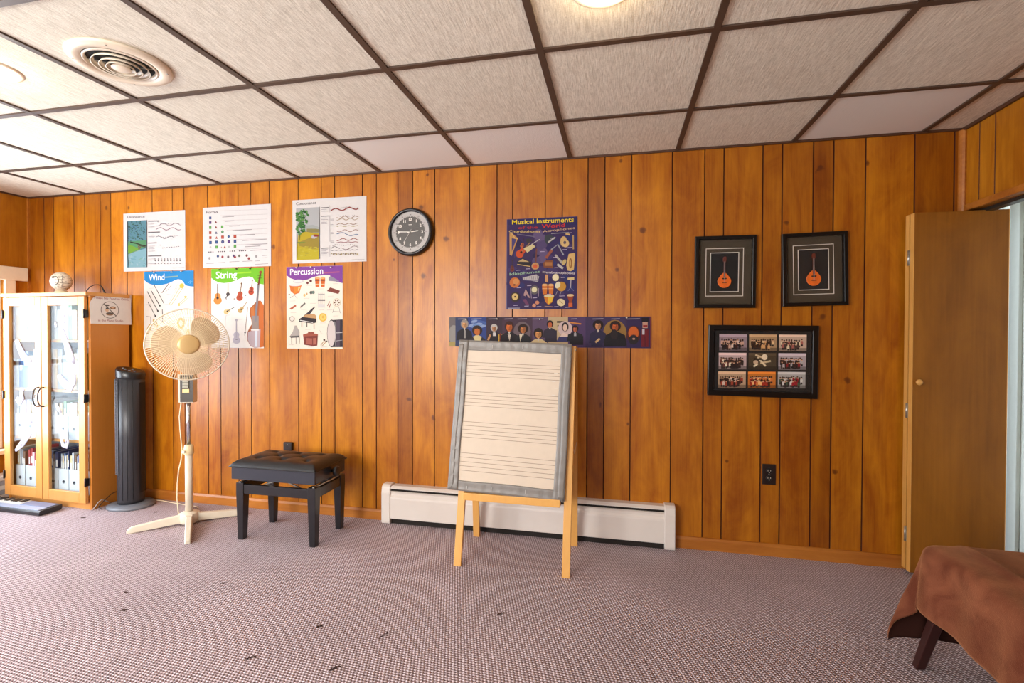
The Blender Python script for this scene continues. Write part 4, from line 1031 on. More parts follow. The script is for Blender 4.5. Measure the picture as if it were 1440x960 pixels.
sticker(dr_, path([(75, 452), (76, 460)]), [.010, .012]); sticker(dr_, path([(86, 441), (88, 449), (86, 454)]), [.008, .013, .008])
sticker(dr_, path([(76, 568), (80, 576), (84, 580)]), [.012, .016, .008])

# things inside the cabinet
CT = Matrix.Translation((.430, -.290, 0)) @ Matrix.Rotation(CR, 4, 'Z')
ORD = ['first', 'second', 'third', 'fourth', 'fifth', 'sixth', 'seventh', 'eighth', 'ninth', 'tenth', 'eleventh', 'twelfth', 'thirteenth', 'fourteenth', 'fifteenth']
SHN = ['bottom shelf', 'second shelf up', 'third shelf up', 'top shelf']
M_file = plain('white_card', rgb(198, 198, 202), .6); M_fileh = plain('file_hole', rgb(56, 58, 66), .5)
def place(o, x, y, z): p = CT @ Vector((x, y, z)); o.location = p; o.rotation_euler = (0, 0, CR)
def holder_proto():
    e = bpy.data.objects.new('magazine_file', None); C.objects.link(e)
    w, d, h = .094, .20, .165; g = MB()
    g.box(-w / 2, w / 2, 0, .003, 0, h); g.box(-w / 2, -w / 2 + .002, .003, d, 0, h); g.box(w / 2 - .002, w / 2, .003, d, 0, h); g.box(-w / 2 + .002, w / 2 - .002, .003, d, 0, .002); g.box(-w / 2 + .002, w / 2 - .002, d - .003, d, .002, h + .07)
    g.build('file_body', M_file, e)
    g = MB(); g.lathe([(.0115, 0), (.0115, .0012), (.0085, .0012), (.0085, .0004), (0, .0004)], 18, M=Matrix.Translation((0, -.0002, .075)) @ Matrix.Rotation(PI / 2, 4, 'X')); g.build('finger_hole', M_fileh, e)
    return e
HP = holder_proto(); first = [True]
BC = {'red': (168, 60, 58), 'blue': (64, 92, 140), 'tan': (206, 178, 136), 'white': (190, 190, 194), 'brown': (120, 84, 60), 'green': (110, 136, 96), 'grey': (150, 150, 156), 'pink': (216, 176, 184), 'navy': (40, 50, 84), 'yellow': (222, 196, 110)}
BMAT = {k_: plain('book_' + k_, rgb(*v), .5) for k_, v in BC.items()}
rb = random.Random(11)
def book(x, y, z, th, h, d, col, label, grp, lean=0):
    g = MB(); c_ = .0012; th = max(th, .005)
    g.box(-th / 2, -th / 2 + c_, 0, d, 0, h, 0); g.box(th / 2 - c_, th / 2, 0, d, 0, h, 0); g.box(-th / 2 + c_, th / 2 - c_, 0, c_, 0, h, 0); g.box(-th / 2 + c_, th / 2 - c_, c_, d - .003, .003, h - .003, 1)
    g.box(-th / 2 * .6, th / 2 * .6, -.0004, 0, h * .62, h * .80, 1)
    o = g.build('book', [BMAT[col], M_paper]); place(o, x, y, z); tag(o, label, 'book', grp); return o
def filebox(x, si, oi, cols, bh=.255):
    if first[0]: e = HP; first[0] = False
    else:
        e = HP.copy(); C.objects.link(e)
        for ch in HP.children: c2 = ch.copy(); C.objects.link(c2); c2.parent = e
    place(e, x, .020, SH[si] + .001)
    e['label'] = f'white magazine file, {ORD[oi]} from left on the cabinet\'s {SHN[si]}'; e['category'] = 'magazine file'; e['group'] = 'magazine files in the glass cabinet'
    n = len(cols); xx = x - .043
    for j, c_ in enumerate(cols):
        th = .084 / n * rb.uniform(.82, .98); xx += .086 / n
        book(xx - .043 / n, .024 + rb.uniform(0, .01), SH[si] + .0045, th, bh + rb.uniform(-.02, .015), .165, c_, f'{c_} booklet, {ORD[j]} in the {ORD[oi]} magazine file from left, cabinet\'s {SHN[si]}', 'booklets in the magazine files')
fx0 = [-.715, -.610, -.505, -.390, -.290, -.190, -.085]
colsets = [['tan', 'white', 'grey', 'brown'], ['red', 'red', 'pink', 'red'], ['brown', 'white', 'blue', 'navy'], ['blue', 'grey', 'navy'], ['grey', 'tan', 'blue', 'white', 'tan', 'navy'], ['tan', 'white', 'brown', 'grey', 'blue'], ['tan', 'pink', 'green', 'brown', 'tan'], ['brown', 'white', 'tan', 'grey']]
for i, x in enumerate(fx0): filebox(x, 0, i, colsets[i], .27)
for i, x in enumerate(fx0): filebox(x, 1, i, [['grey', 'white', 'pink'], ['white', 'tan', 'grey', 'white'], ['grey', 'blue', 'white'], ['white', 'grey'], ['tan', 'green', 'white'], ['white', 'tan', 'tan', 'brown'], ['tan', 'white', 'green', 'yellow'], ['white', 'grey']][i], .26)
for si in (2, 3):
    x = -.77; j = 0
    while x < -.05 and j < 15:
        th = rb.uniform(.022, .055); c_ = rb.choice(['white', 'white', 'tan', 'grey', 'pink', 'blue', 'green']); 
        if not (-.44 < x + th / 2 < -.38): book(x + th / 2, .03, SH[si] + .001, th, rb.uniform(.20, .29), .17, c_, f'{c_} upright binder, {ORD[j]} from left on the cabinet\'s {SHN[si]}', 'upright binders on the upper cabinet shelves'); j += 1
        x += th + .002

# notice taped to the cabinet side
sg = thing('paper_notice', 'white paper notice about food and drink taped to the side of the glass cabinet', 'notice', (0, 0, 0))
place(sg, .0022, .135, 1.382); sg.rotation_euler = (0, 0, CR + PI / 2)
# local x runs along the cabinet side away from the camera's left (towards the wall), z up, -y out of the side
W_, H_ = .282, .216
ol = [(-W_ / 2 + .006, -H_ / 2 + .004)] + [(-W_ / 2, .02)]
for i in range(7):
    a = PI - i * PI / 12; ol.append((-W_ / 2 + .10 + .10 * math.cos(a), .02 + (H_ / 2 - .024) * math.sin(a)))
ol += [(W_ / 2, H_ / 2), (W_ / 2 - .003, .0), (W_ / 2, -H_ / 2)]
g = MB(); g.prism(ol, 'Y', -.0012, 0); g.build('notice_sheet', M_paper, sg)
g = MB(); RI = M_rose = plain('notice_ink_rose', rgb(150, 96, 100), .6); 
def ntext(g, s, cx, cz, h, w, mi):
    vs, fs, tw, x0_ = text_faces(s, .012); sx_ = w / tw; sz_ = h / .7
    g.add([(cx - w / 2 + u * sx_, -.0016, cz + v_ * sz_) for u, v_ in vs], fs, mi)
ntext(g, 'Please No Food or Drink', .004, .068, .015, .235, 0); ntext(g, 'in the Piano Studio', -.004, -.088, .015, .170, 0)
# ring with a plate of food crossed out
for i in range(32):
    a, b = 2 * PI * i / 32, 2 * PI * (i + 1) / 32; r0, r1 = .056, .060
    g.add([(r * math.cos(q) * 1.02 - .01, -.0016, r * math.sin(q) - .006) for q, r in ((a, r0), (b, r0), (b, r1), (a, r1))], [(0, 1, 2, 3)], 1)
g.add([(-.052, -.0018, .034), (-.048, -.0018, .038), (.034, -.0018, -.046), (.030, -.0018, -.050)], [(0, 1, 2, 3)], 1)
def blob(cx, cz, rx, rz, mi, y=-.0017, n=14): g.add([(cx + rx * math.cos(2 * PI * i / n), y, cz + rz * math.sin(2 * PI * i / n)) for i in range(n)], [tuple(range(n))], mi)
blob(-.012, -.034, .026, .012, 2); blob(-.012, -.030, .022, .006, 1, -.0019); blob(-.030, -.008, .012, .012, 3); blob(-.030, .004, .009, .007, 1, -.0019); blob(.010, .010, .020, .011, 2); blob(.010, .012, .012, .006, 3, -.002); blob(-.030, .026, .016, .006, 1)
g.build('notice_print', [RI, plain('notice_ink_black', rgb(84, 78, 74), .6), plain('notice_ink_brown', rgb(130, 96, 66), .6), plain('notice_ink_tan', rgb(206, 170, 140), .6)], sg, fix=False)

# ball ornament and cable on top of the cabinet
t = thing('ball_ornament', 'white ball ornament printed with dark lines standing on top of the cabinet', 'ornament', (-.024, -.150, 1.494))
M_orn = NT('ornament_china'); tc = M_orn.n('ShaderNodeTexCoord'); wv = M_orn.n('ShaderNodeTexWave', Scale=26.0, Distortion=2.5, Detail=2.0); wv.bands_direction = 'Z'; M_orn.l(tc.outputs['Object'], wv.inputs['Vector'])
nz = M_orn.n('ShaderNodeTexNoise', Scale=70.0); M_orn.l(tc.outputs['Object'], nz.inputs['Vector'])
ff = M_orn.mul(wv.outputs['Fac'], nz.outputs['Fac']); mr = M_orn.n('ShaderNodeMapRange'); M_orn.l(ff, mr.inputs[0]); mr.inputs[1].default_value = .36; mr.inputs[2].default_value = .56
M_orn.l(M_orn.mixc(mr.outputs[0], rgb(226, 218, 200), rgb(120, 108, 92)), M_orn.p.inputs['Base Color']); M_orn.p.inputs['Roughness'].default_value = .3
g = MB(); pr = [(.063 * math.sin(PI * (i / 20 * .90)), .094 + .068 * math.cos(PI * (i / 20 * .90))) for i in range(21)][::-1]; g.lathe(pr, 32); g.build('ball', M_orn.m, t)
g = MB(); g.lathe([(.046, 0), (.048, .004), (.044, .010), (.036, .020), (.030, .028)], 28); g.build('foot', plain('ornament_foot', rgb(214, 200, 170), .35), t)
fd = Vector((.80, -.60, 0)); 
def onball(u, v, r=.0642):
    a = math.atan2(fd.y, fd.x) + u; return (r * math.cos(a) * math.cos(v), r * math.sin(a) * math.cos(v), .094 + r * 1.05 * math.sin(v))
g = MB(); g.tube([onball(-.62 + .42 * math.sin(a), .02 + .46 * math.cos(a)) for a in [i * PI / 12 for i in range(-3, 13)]], .0022, 6); g.build('painted_curve', M_black, t)
g = MB(); g.tube([onball(.12 + .05 * math.sin(i), .6 - i * .11) for i in range(12)], .0014, 6); g.build('painted_line', plain('ornament_ink', rgb(110, 92, 84), .5), t)
for (u0, v0) in ((-.86, .30), (-.80, .33)): g = MB(); g.tube([onball(u0, v0), onball(u0 + .16, v0 + .03)], .003, 6); g.build('painted_mark', M_black, t)
pts = [(.098 - .12, 0, .0)] ; g = MB()
g.tube([(.075, -.06, 1.4975), (.080, -.055, 1.525), (.098, -.045, 1.556), (.128, -.035, 1.572), (.160, -.03, 1.573), (.186, -.028, 1.560), (.205, -.028, 1.530), (.226, -.030, 1.502)], [.0028, .003, .003, .003, .003, .0036, .006, .007], 8)
o = g.build('cable_loop', M_blackcord); tag(o, 'black cable arching up behind the right edge of the cabinet top', 'cable')

# stack of papers left of the cabinet
t = thing('paper_stack', 'low stack of white papers on the carpet at the far left edge beside the cabinet', 'papers', (-.475, -.165, 0))
for i in range(5):
    MB().box(-.062, .052, -.12, .12, .0 + i * .034, .032 + i * .034).build('bundle', [M_paper, BMAT['grey']][i % 2], t, bevel=.002)

# ------------------------------------------------------------------ electronic keyboard on the floor
t = thing('electronic_keyboard', 'silver and black electronic keyboard lying on the carpet in front of the cabinet', 'keyboard', (-.18, -.385, 0), math.radians(-1))
L0, L1 = -.36, .40
g = MB(); pf = [(-.068, .004), (.062, .004), (.068, .016), (.068, .038), (-.062, .034), (-.070, .022)]
g.prism(pf, 'X', L0, L1); g.build('case', M_charcoal, t, bevel=.003)
MB().box(L0 + .01, L1 - .02, -.060, -.012, .034, .0385).build('control_panel', plain('silver_panel', rgb(150, 160, 184), .35, metal=.3), t, bevel=.001)
MB().box(.135, L1 - .02, -.012, .058, .036, .0405).build('speaker_panel', plain('blue_grey_panel', rgb(104, 118, 150), .35, metal=.2), t, bevel=.001)
nk = 24; kw = (.132 - (L0 + .01)) / nk
for i in range(nk):
    x = L0 + .01 + i * kw; MB().box(x + .0006, x + kw - .0006, -.010, .058, .036, .0425).build('white_key', M_white, t)
for i in range(nk - 1):
    if i % 7 in (0, 1, 3, 4, 5):
        x = L0 + .01 + (i + 1) * kw; MB().box(x - .005, x + .005, .012, .058, .0425, .049).build('black_key', M_black, t)
for i in range(6):
    MB().box(-.30 + i * .05, -.275 + i * .05, -.040, -.030, .0385, .0405).build('panel_button', M_charcoal, t)

# ------------------------------------------------------------------ posters and pinned sheets
INKD = (96, 88, 92)
def sheet(name, label, cat, x0, x1, z0, z1, art, col, group=None, pins=(), pincol=None, y=-.0030, rz=0, curl=.004):
    cx, cz = (x0 + x1) / 2, (z0 + z1) / 2
    t = thing(name, label, cat, (cx, y, cz), rot=(0, rz, 0), group=group)
    w, h = (x1 - x0) / 2, (z1 - z0) / 2
    MB().box(-w, w, -.0001, .0008, -h, h).build('sheet', plain(name + '_stock', rgb(*[q * (art.gain if art.gain > .8 else .79) for q in col]), .5), t)
    art.build('printed_artwork', t)
    for (px_, pz_) in pins:
        g = MB(); g.lathe([(.0045, 0), (.0050, .002), (.003, .004), (.003, .007), (.0042, .008), (0, .0085)], 12, M=Matrix.Translation((px_, -.0035, pz_)) @ Matrix.Rotation(PI / 2, 4, 'X'))
        g.build('push_pin', pincol or M_white, t)
    return t
def art(ox, oy, sc, x0, x1, z0, z1, y=-.0030):
    a = Art(ox, oy, sc, y, ((x0 + x1) / 2, (z0 + z1) / 2)); a.clip = (-(x1 - x0) / 2 + .0005, (x1 - x0) / 2 - .0005, -(z1 - z0) / 2 + .0005, (z1 - z0) / 2 - .0005); return a
def smalltext(A, x, y, w, n, lh, col, seed=0, slope=-.03):
    r_ = random.Random(seed)
    for i in range(n): A.line([(x, y + i * lh), (x + w * r_.uniform(.7, 1), y + i * lh + slope * w)], lh * .28, col)

# Dissonance
X = (.361, .911, 1.668, 2.096); A = art(160, 285, 9.143, *X); A.gain = .66
A.txt('Dissonance', 174, 196, 27, (84, 68, 80), 222, y2=190, bold=.012)
A.base(.0003); A.poly([(172, 236), (172, 832), (426, 828), (426, 222)], (98, 160, 176))
A.poly([(172, 236), (172, 560), (300, 520), (426, 470), (426, 222)], (112, 168, 186))
r_ = random.Random(5)
for i in range(120):
    x = 180 + r_.random() ** 1.3 * 230; y = 245 + r_.random() * 260; A.h = .0006 + .00003 * (i % 8)
    A.ell(x, y, r_.uniform(6, 16), r_.uniform(3, 8), r_.choice([(70, 120, 110), (60, 100, 96), (88, 150, 140), (90, 140, 180), (120, 180, 190), (64, 96, 80)]), r_.uniform(0, 90), 8)
A.base(.0010); A.poly([(180, 500), (190, 660), (330, 600), (426, 566), (426, 480), (300, 490)], (104, 176, 120)); A.poly([(184, 560), (190, 655), (260, 628), (330, 596), (260, 560), (210, 540)], (136, 196, 60))
A.line([(192, 665), (270, 636), (340, 604)], 7, (200, 220, 96)); A.line([(215, 506), (290, 522), (360, 545), (415, 556)], 15, (56, 42, 34)); A.line([(330, 552), (412, 570)], 9, (70, 48, 36))
for x, y in ((322, 560), (342, 572), (330, 592), (318, 580)): A.ell(x, y, 11, 8, (150, 84, 70), 20, 8)
A.base(.0016); A.poly([(190, 665), (200, 832), (424, 828), (424, 585), (330, 612)], (160, 212, 226)); 
for i in range(26): A.h = .0018; A.ell(215 + r_.random() * 190, 680 + r_.random() * 135, r_.uniform(8, 22), r_.uniform(6, 16), r_.choice([(140, 200, 214), (176, 222, 230), (150, 206, 190), (186, 226, 240)]), r_.uniform(0, 90), 8)
A.base(.0020); A.line([(182, 240), (184, 700), (200, 832)], 9, (70, 78, 84)); A.line([(426, 222), (428, 828)], 9, (60, 74, 84))
for (t_, x, y, w) in (('Similarity', 446, 246, 140), ('Similarity', 446, 390, 150), ('Quality', 446, 528, 110), ('Some Element', 446, 694, 170)):
    smalltext(A, x, y - 6, w, 1, 12, (120, 112, 116), len(t_) + x)
    A.line([(x, y - 8), (x + w, y - 13)], 13, (150, 142, 146))
for (y, n) in ((276, 1), (312, 1), (420, 3), (560, 5), (724, 2), (784, 2)): smalltext(A, 448, y, 90, n, 16, (196, 190, 192), y)
A.wave(548, 862, 284, 16, 2, 5, (160, 120, 140), 276, 1); A.wave(548, 864, 336, 16, 2, 6, (168, 96, 128), 336, 2.6); A.wave(548, 780, 446, 16, 1.5, 5, (110, 100, 118), 446, 3.4)
for i in range(9):
    x = 535 + i * 40
    A.line([(x, 712), (x, 748)], 6, (150, 140, 146)); A.ell(x + 2, 744, 8, 7, (126, 116, 122), n=8); A.ell(x + 2, 780, 8, 6, (150, 130, 126), n=8)
    A.ell(600 + i * 30, 560 + (i * 37 % 40) - 14, 7, 5, (150, 142, 150), 20, 8)
    A.ell(570 + i * 34, 246 + (i * 29 % 30), 4, 4, (140, 130, 140), n=6); A.ell(580 + i * 30, 425 + (i * 23 % 26), 4, 4, (150, 140, 140), n=6)
A.line([(740, 838), (910, 834)], 5, (180, 170, 172))
sheet('music_chart', 'white sheet titled Dissonance with blue and green picture, leftmost of three upper charts', 'poster', *X, A, (238, 232, 230), 'white music theory charts in the upper row')

# Forms
X = (1.062, 1.617, 1.677, 2.103); A = art(280, 280, 9.143, *X); A.gain = .66
A.txt('Forms', 84, 186, 34, (84, 74, 80), 156, y2=178, bold=.012)
B, P_, G_, R_, T_b = (70, 100, 160), (110, 70, 140), (110, 190, 90), (206, 84, 60), (80, 90, 140)
def sq(x, y, c, r=15): A.base(.0003); A.rect(x - r, y - r * 1.15, x + r, y + r * 1.15, c); A.rect(x - r * .4, y - r * .5, x + r * .4, y + r * .5, tuple(min(255, int(q * 1.25)) for q in c))
def tri(x, y, c, r=17): A.base(.0003); A.poly([(x, y - r), (x - r, y + r), (x + r, y + r)], c)
def cir(x, y, c, r=17): A.base(.0003); A.ell(x, y, r, r * 1.1, c); A.ell(x, y, r * .4, r * .4, tuple(min(255, int(q * 1.3)) for q in c))
sq(144, 240, B); sq(144, 300, P_); tri(216, 292, (170, 90, 90)); sq(144, 364, G_); tri(218, 358, (180, 80, 70)); sq(297, 354, G_); sq(144, 430, R_); tri(220, 428, T_b); cir(301, 418, (110, 170, 120))
sq(146, 494, R_); tri(224, 492, R_); sq(302, 488, R_, 18); cir(380, 480, B, 15); sq(461, 478, R_, 18); sq(147, 557, B, 17); sq(225, 552, B, 17); cir(304, 548, (90, 96, 150), 20); sq(383, 545, P_, 17); sq(462, 541, B, 17)
sq(226, 616, G_, 16); tri(330, 614, R_); sq(462, 604, G_, 17); cir(148, 618, (222, 216, 216), 12); tri(288, 618, (220, 180, 176), 12); cir(385, 612, (224, 222, 214), 12)
for i in range(9): A.line([(480 if i > 6 else 250 + i * 26, 150 + i * 62), (880, 150 + i * 62 - 20)], 2.5, (214, 206, 208))
for (x, y, w) in ((300, 230, 150), (330, 285, 120), (390, 348, 140), (430, 404, 250), (520, 465, 200), (560, 532, 310), (590, 590, 290), (590, 612, 200), (660, 660, 220)): A.line([(x, y), (x + w, y - w * .06)], 8, (190, 182, 186))
for x in (128, 155, 180, 250, 275, 300, 328, 400, 428, 455, 520, 545, 570, 598): A.ell(x, 685 - x * .04, 8, 8, (90, 76, 90), n=8)
for (x, y, c) in ((243, 733, B), (302, 742, (200, 80, 90)), (376, 742, (150, 130, 140)), (445, 728, (90, 90, 150)), (462, 744, (190, 70, 80)), (516, 728, (150, 150, 130)), (614, 724, (150, 90, 90)), (641, 762, (190, 70, 70)), (735, 735, (206, 200, 200)), (134, 760, (220, 214, 214))): A.ell(x, y, 15, 17, c, n=12)
for (x, y, w) in ((94, 828, 100), (240, 818, 100), (390, 806, 130), (560, 800, 130), (720, 795, 60), (810, 725, 70), (810, 755, 70), (720, 838, 170)): A.line([(x, y), (x + w, y - w * .06)], 6, (200, 192, 194))
sheet('music_chart', 'white sheet titled Forms with small coloured squares, middle of three upper charts', 'poster', *X, A, (238, 232, 230), 'white music theory charts in the upper row')

# Consonance
X = (1.785, 2.335, 1.689, 2.116); A = art(405, 270, 9.143, *X); A.gain = .66
A.txt('Consonance', 102, 168, 34, (84, 74, 80), 258, y2=152, bold=.012)
A.base(.0003); A.poly([(104, 210), (108, 874), (398, 864), (402, 192)], (226, 226, 226)); A.poly([(240, 470), (240, 520), (400, 520), (400, 476), (330, 466)], (170, 160, 96)); A.poly([(150, 440), (240, 470), (400, 470), (400, 450), (320, 420)], (206, 212, 208))
A.poly([(130, 560), (200, 505), (300, 520), (400, 530), (398, 864), (108, 874)], (236, 206, 40)); A.poly([(150, 640), (300, 580), (400, 545), (400, 720), (300, 735), (140, 690)], (196, 168, 60)); A.poly([(120, 640), (240, 640), (140, 668)], (150, 170, 60))
A.poly([(108, 720), (200, 716), (400, 740), (398, 864), (108, 874)], (240, 218, 40))
for i in range(30): A.h = .0009; A.ell(140 + r_.random() * 240, 700 + r_.random() * 150, r_.uniform(12, 30), r_.uniform(4, 9), r_.choice([(226, 206, 40), (246, 228, 70), (214, 196, 60)]), -8, 8)
for i in range(90):
    a = r_.random() * 6.28; rr_ = math.sqrt(r_.random()); x = 185 + 88 * rr_ * math.cos(a); y = 330 + 110 * rr_ * math.sin(a)
    if i % 3 == 0: x, y = 165 + 62 * rr_ * math.cos(a), 470 + 90 * rr_ * math.sin(a)
    x = max(x, 118); A.h = .0011 + .00003 * (i % 6); A.ell(x, y, r_.uniform(12, 24), r_.uniform(9, 18), r_.choice([(70, 140, 60), (54, 120, 56), (96, 164, 76), (44, 104, 52), (120, 180, 90)]), r_.uniform(0, 90), 9)
A.base(.0016); A.line([(116, 540), (118, 840)], 9, (150, 96, 50)); A.line([(150, 540), (146, 620)], 10, (110, 120, 60))
A.base(.0016); A.poly([(300, 570), (330, 545), (392, 548), (388, 572), (346, 600), (304, 596)], (236, 224, 226)); A.poly([(316, 552), (340, 545), (394, 548), (390, 574), (345, 574)], (180, 60, 50))
A.line([(404, 190), (408, 860)], 9, (90, 90, 96))
for (x, y, w) in ((425, 204, 100), (428, 312, 104), (430, 724, 90)): A.line([(x, y), (x + w, y - 5)], 10, (140, 132, 136))
for (y, n) in ((224, 1), (248, 1), (336, 5), (740, 5)): smalltext(A, 430, y, 94, n, 18, (200, 192, 196), y)
for y0_, y1_ in ((170, 262), (300, 640), (686, 830)): A.line([(540, y0_), (541, y1_)], 3, (150, 142, 146))
for y in (350, 420, 522, 632): smalltext(A, 548, y, 50, 2, 16, (190, 182, 186), y)
A.wave(552, 905, 232, 16, 2, 13, (186, 70, 66), 205, 2.6)
for (y, amp, n, w, c, ph) in ((325, 14, 2, 6, (206, 150, 110), 0), (350, 12, 2.5, 6, (214, 180, 120), 1), (412, 9, 2.5, 6, (200, 150, 110), 2), (440, 6, 2.5, 6, (230, 210, 130), 2), (500, 14, 2, 6, (206, 140, 120), 0), (612, 14, 2, 8, (206, 110, 100), 1), (646, 4, 3, 7, (196, 110, 110), 1)): A.wave(628, 905, y, amp, n, w, c, y - 4, ph)
A.wave(628, 905, 526, 14, 1.5, 8, (110, 150, 200), 560, 2)
A.wave(680, 905, 730, 18, 1.2, 6, (170, 130, 130), 706, -1); A.line([(555, 726), (600, 695), (668, 728)], 5, (90, 80, 90)); A.wave(552, 905, 752, 6, 6, 4, (150, 140, 150), 742, 0)
for i in range(16): A.ell(562 + i * 22, 790 + (i * 7 % 12), 6, 11, [(214, 190, 90), (190, 170, 120), (150, 120, 80)][i % 3], 10, 8); A.ell(640 + i * 17, 180 + (i * 31 % 34), 4, 4, (150, 130, 110), n=6)
for i in range(12): A.ell(650 + i * 23, 295 + (i * 19 % 24), 4, 4, (150, 130, 130), n=6); A.ell(580 + i * 28, 692 - (i * 17 % 20), 4, 5, (80, 70, 80), n=6)
A.line([(820, 872), (985, 868)], 6, (190, 182, 184))
sheet('music_chart', 'white sheet titled Consonance with yellow field and green tree, rightmost of three upper charts', 'poster', *X, A, (236, 230, 226), 'white music theory charts in the upper row')

# Wind
X = (.543, .981, 1.103, 1.663); GW = 'instrument family posters below the white charts'
def banner(A, pts, col): A.base(.0003); A.poly(pts, col)
A = art(195, 370, 7.579, *X)
wavy = [(300, 220), (340, 205), (380, 185), (420, 170), (450, 176), (474, 195), (490, 222), (510, 238), (545, 246), (590, 250), (590, 60), (60, 60), (60, 180), (90, 205), (130, 225), (180, 234), (240, 232)]
banner(A, wavy[::-1], (24, 130, 196)); A.txt('Wind', 108, 186, 68, (240, 240, 240), 166, bold=.011, y2=178); A.line([(280, 150), (420, 138)], 14, (130, 164, 160)); A.line([(530, 210), (560, 180)], 5, (120, 180, 220)); A.line([(545, 216), (572, 190)], 5, (120, 180, 220))
for (a, b, w, c) in (((92, 300), (205, 510), 8, (60, 52, 52)), ((133, 292), (226, 452), 8, (60, 52, 54)), ((165, 230), (270, 430), 7, (70, 60, 60)), ((100, 412), (178, 562), 7, (80, 70, 66)), ((248, 316), (322, 216), 7, (96, 70, 60)), ((312, 280), (352, 230), 5, (110, 90, 80)), ((252, 490), (258, 630), 7, (70, 60, 62)),
        ((130, 570), (130, 670), 6, (80, 70, 70)), ((82, 566), (128, 572), 5, (120, 110, 110)), ((285, 310), (360, 225), 4, (170, 160, 160))): A.base(.0004); A.line([a, b], w, c)
for x, y in ((205, 508), (226, 452), (178, 562)): A.ell(x, y, 11, 9, (50, 44, 48), 60, 10)
GO = (214, 176, 96)
for (p, w) in (([(330, 430), (450, 250)], 5), ([(350, 444), (470, 262)], 5), ([(330, 430), (338, 446), (350, 444)], 5), ([(420, 440), (510, 360)], 5), ([(432, 456), (520, 372)], 5), ([(330, 400), (430, 230)], 3), ([(372, 300), (420, 220)], 4), ([(400, 310), (440, 250)], 3)): A.line(p, w, GO if w > 4 else (190, 180, 160))
A.base(.0008); A.ell(460, 240, 24, 26, (224, 186, 70)); A.ell(500, 358, 16, 12, (222, 190, 110)); A.ell(430, 440, 12, 16, (222, 190, 110)); A.base(.0003); A.rect(545, 340, 572, 430, (206, 206, 216))
for (x, y) in ((110, 268), (225, 252), (300, 330), (540, 300), (400, 200), (84, 440), (270, 440), (470, 420), (390, 470), (480, 480)): A.line([(x, y), (x + 50, y - 3)], 4, (196, 190, 190))
A.base(.0004)
for (x, y, rx, ry, an, c) in ((110, 700, 20, 60, 20, (190, 160, 90)), (180, 640, 18, 50, -30, (200, 170, 100)), (300, 740, 60, 22, 10, (206, 176, 96)), (450, 640, 40, 60, 0, (214, 184, 110)), (520, 780, 22, 80, 8, (206, 176, 96)), (400, 860, 70, 30, 0, (214, 186, 120)), (160, 850, 30, 90, 12, (160, 120, 70)), (300, 960, 80, 26, 5, (120, 80, 60))): A.ell(x, y, rx, ry, c, an, 16); A.ell(x, y, rx * .5, ry * .6, (236, 230, 224), an, 12)
sheet('instrument_poster', 'poster headed Wind in white on a blue band, partly behind the pedestal fan', 'poster', *X, A, (234, 226, 218), GW, pins=((-.12, .272), (.12, .274), (.035, .27)))

# String
X = (1.130, 1.559, 1.112, 1.669); A = art(195, 370, 7.579, *X)
wavy = [(770, 155), (810, 185), (860, 206), (910, 212), (970, 205), (1030, 185), (1080, 162), (1130, 148), (1180, 142), (1215, 152), (1232, 175), (1245, 198), (1275, 218), (1345, 226), (1350, 40), (770, 60)]
banner(A, wavy, (112, 186, 24)); A.txt('String', 822, 164, 74, (244, 244, 240), 224, bold=.011, y2=154); A.line([(1052, 104), (1200, 96)], 16, (150, 206, 30))
A.base(.0005); A.plucked(842, 330, 220, (214, 134, 50), 0, (90, 62, 50)); A.plucked(952, 310, 200, (70, 62, 62), 0, (90, 60, 54), .13); A.base(.0012); A.ell(962, 378, 26, 32, (226, 220, 214)); A.base(.0005)
A.fiddle(1084, 310, 190, (176, 66, 30), 8, (120, 84, 60)); A.fiddle(1204, 260, 160, (180, 62, 26), 6, (120, 60, 40)); A.fiddle(1042, 740, 270, (196, 186, 196), 0, (180, 172, 180), .15)
A.plucked(965, 500, 130, (220, 190, 130), 60, (70, 66, 76)); A.plucked(1110, 470, 150, (196, 160, 100), 38, (170, 140, 110), .17)
A.line([(1165, 460), (1130, 770)], 5, (150, 130, 120)); A.line([(930, 560), (925, 680)], 3, (200, 190, 190)); A.ell(850, 530, 40, 24, (222, 218, 220), 30); A.ell(1135, 740, 10, 8, (90, 80, 84), n=8); A.ell(1018, 380, 5, 10, (110, 90, 90), n=8); A.ell(1142, 342, 7, 6, (110, 90, 90), n=8)
# double bass
A.base(.0010); A.poly([(1262, 400), (1300, 398), (1342, 450), (1342, 890), (1240, 905), (1190, 880), (1160, 820), (1158, 740), (1180, 690), (1206, 650), (1200, 600), (1182, 540), (1186, 480), (1220, 446)], (164, 84, 30))
A.poly([(1290, 398), (1342, 450), (1342, 890), (1290, 900), (1284, 700), (1280, 560)], (196, 100, 30)); A.poly([(1165, 730), (1300, 700), (1290, 895), (1238, 902), (1190, 875), (1164, 815)], (186, 166, 170)); A.poly([(1196, 480), (1230, 450), (1240, 640), (1205, 650)], (190, 108, 44))
A.poly([(1205, 560), (1280, 560), (1282, 700), (1206, 700)], (146, 128, 120))
A.line([(1278, 220), (1246, 620)], 22, (126, 120, 124)); A.line([(1300, 100), (1278, 230)], 18, (110, 50, 24)); A.ell(1300, 96, 16, 16, (150, 70, 30)); A.line([(1270, 130), (1318, 128)], 6, (80, 40, 20)); A.line([(1268, 160), (1312, 158)], 6, (80, 40, 20)); A.rect(1198, 700, 1280, 718, (226, 220, 216)); A.line([(1255, 720), (1250, 890)], 24, (206, 214, 224))
for (x, y) in ((820, 452), (930, 425), (1050, 405), (1180, 345), (930, 555), (1060, 600), (1000, 845), (870, 600), (1290, 360)): A.line([(x, y), (x + 46, y - 3)], 4, (200, 192, 192))
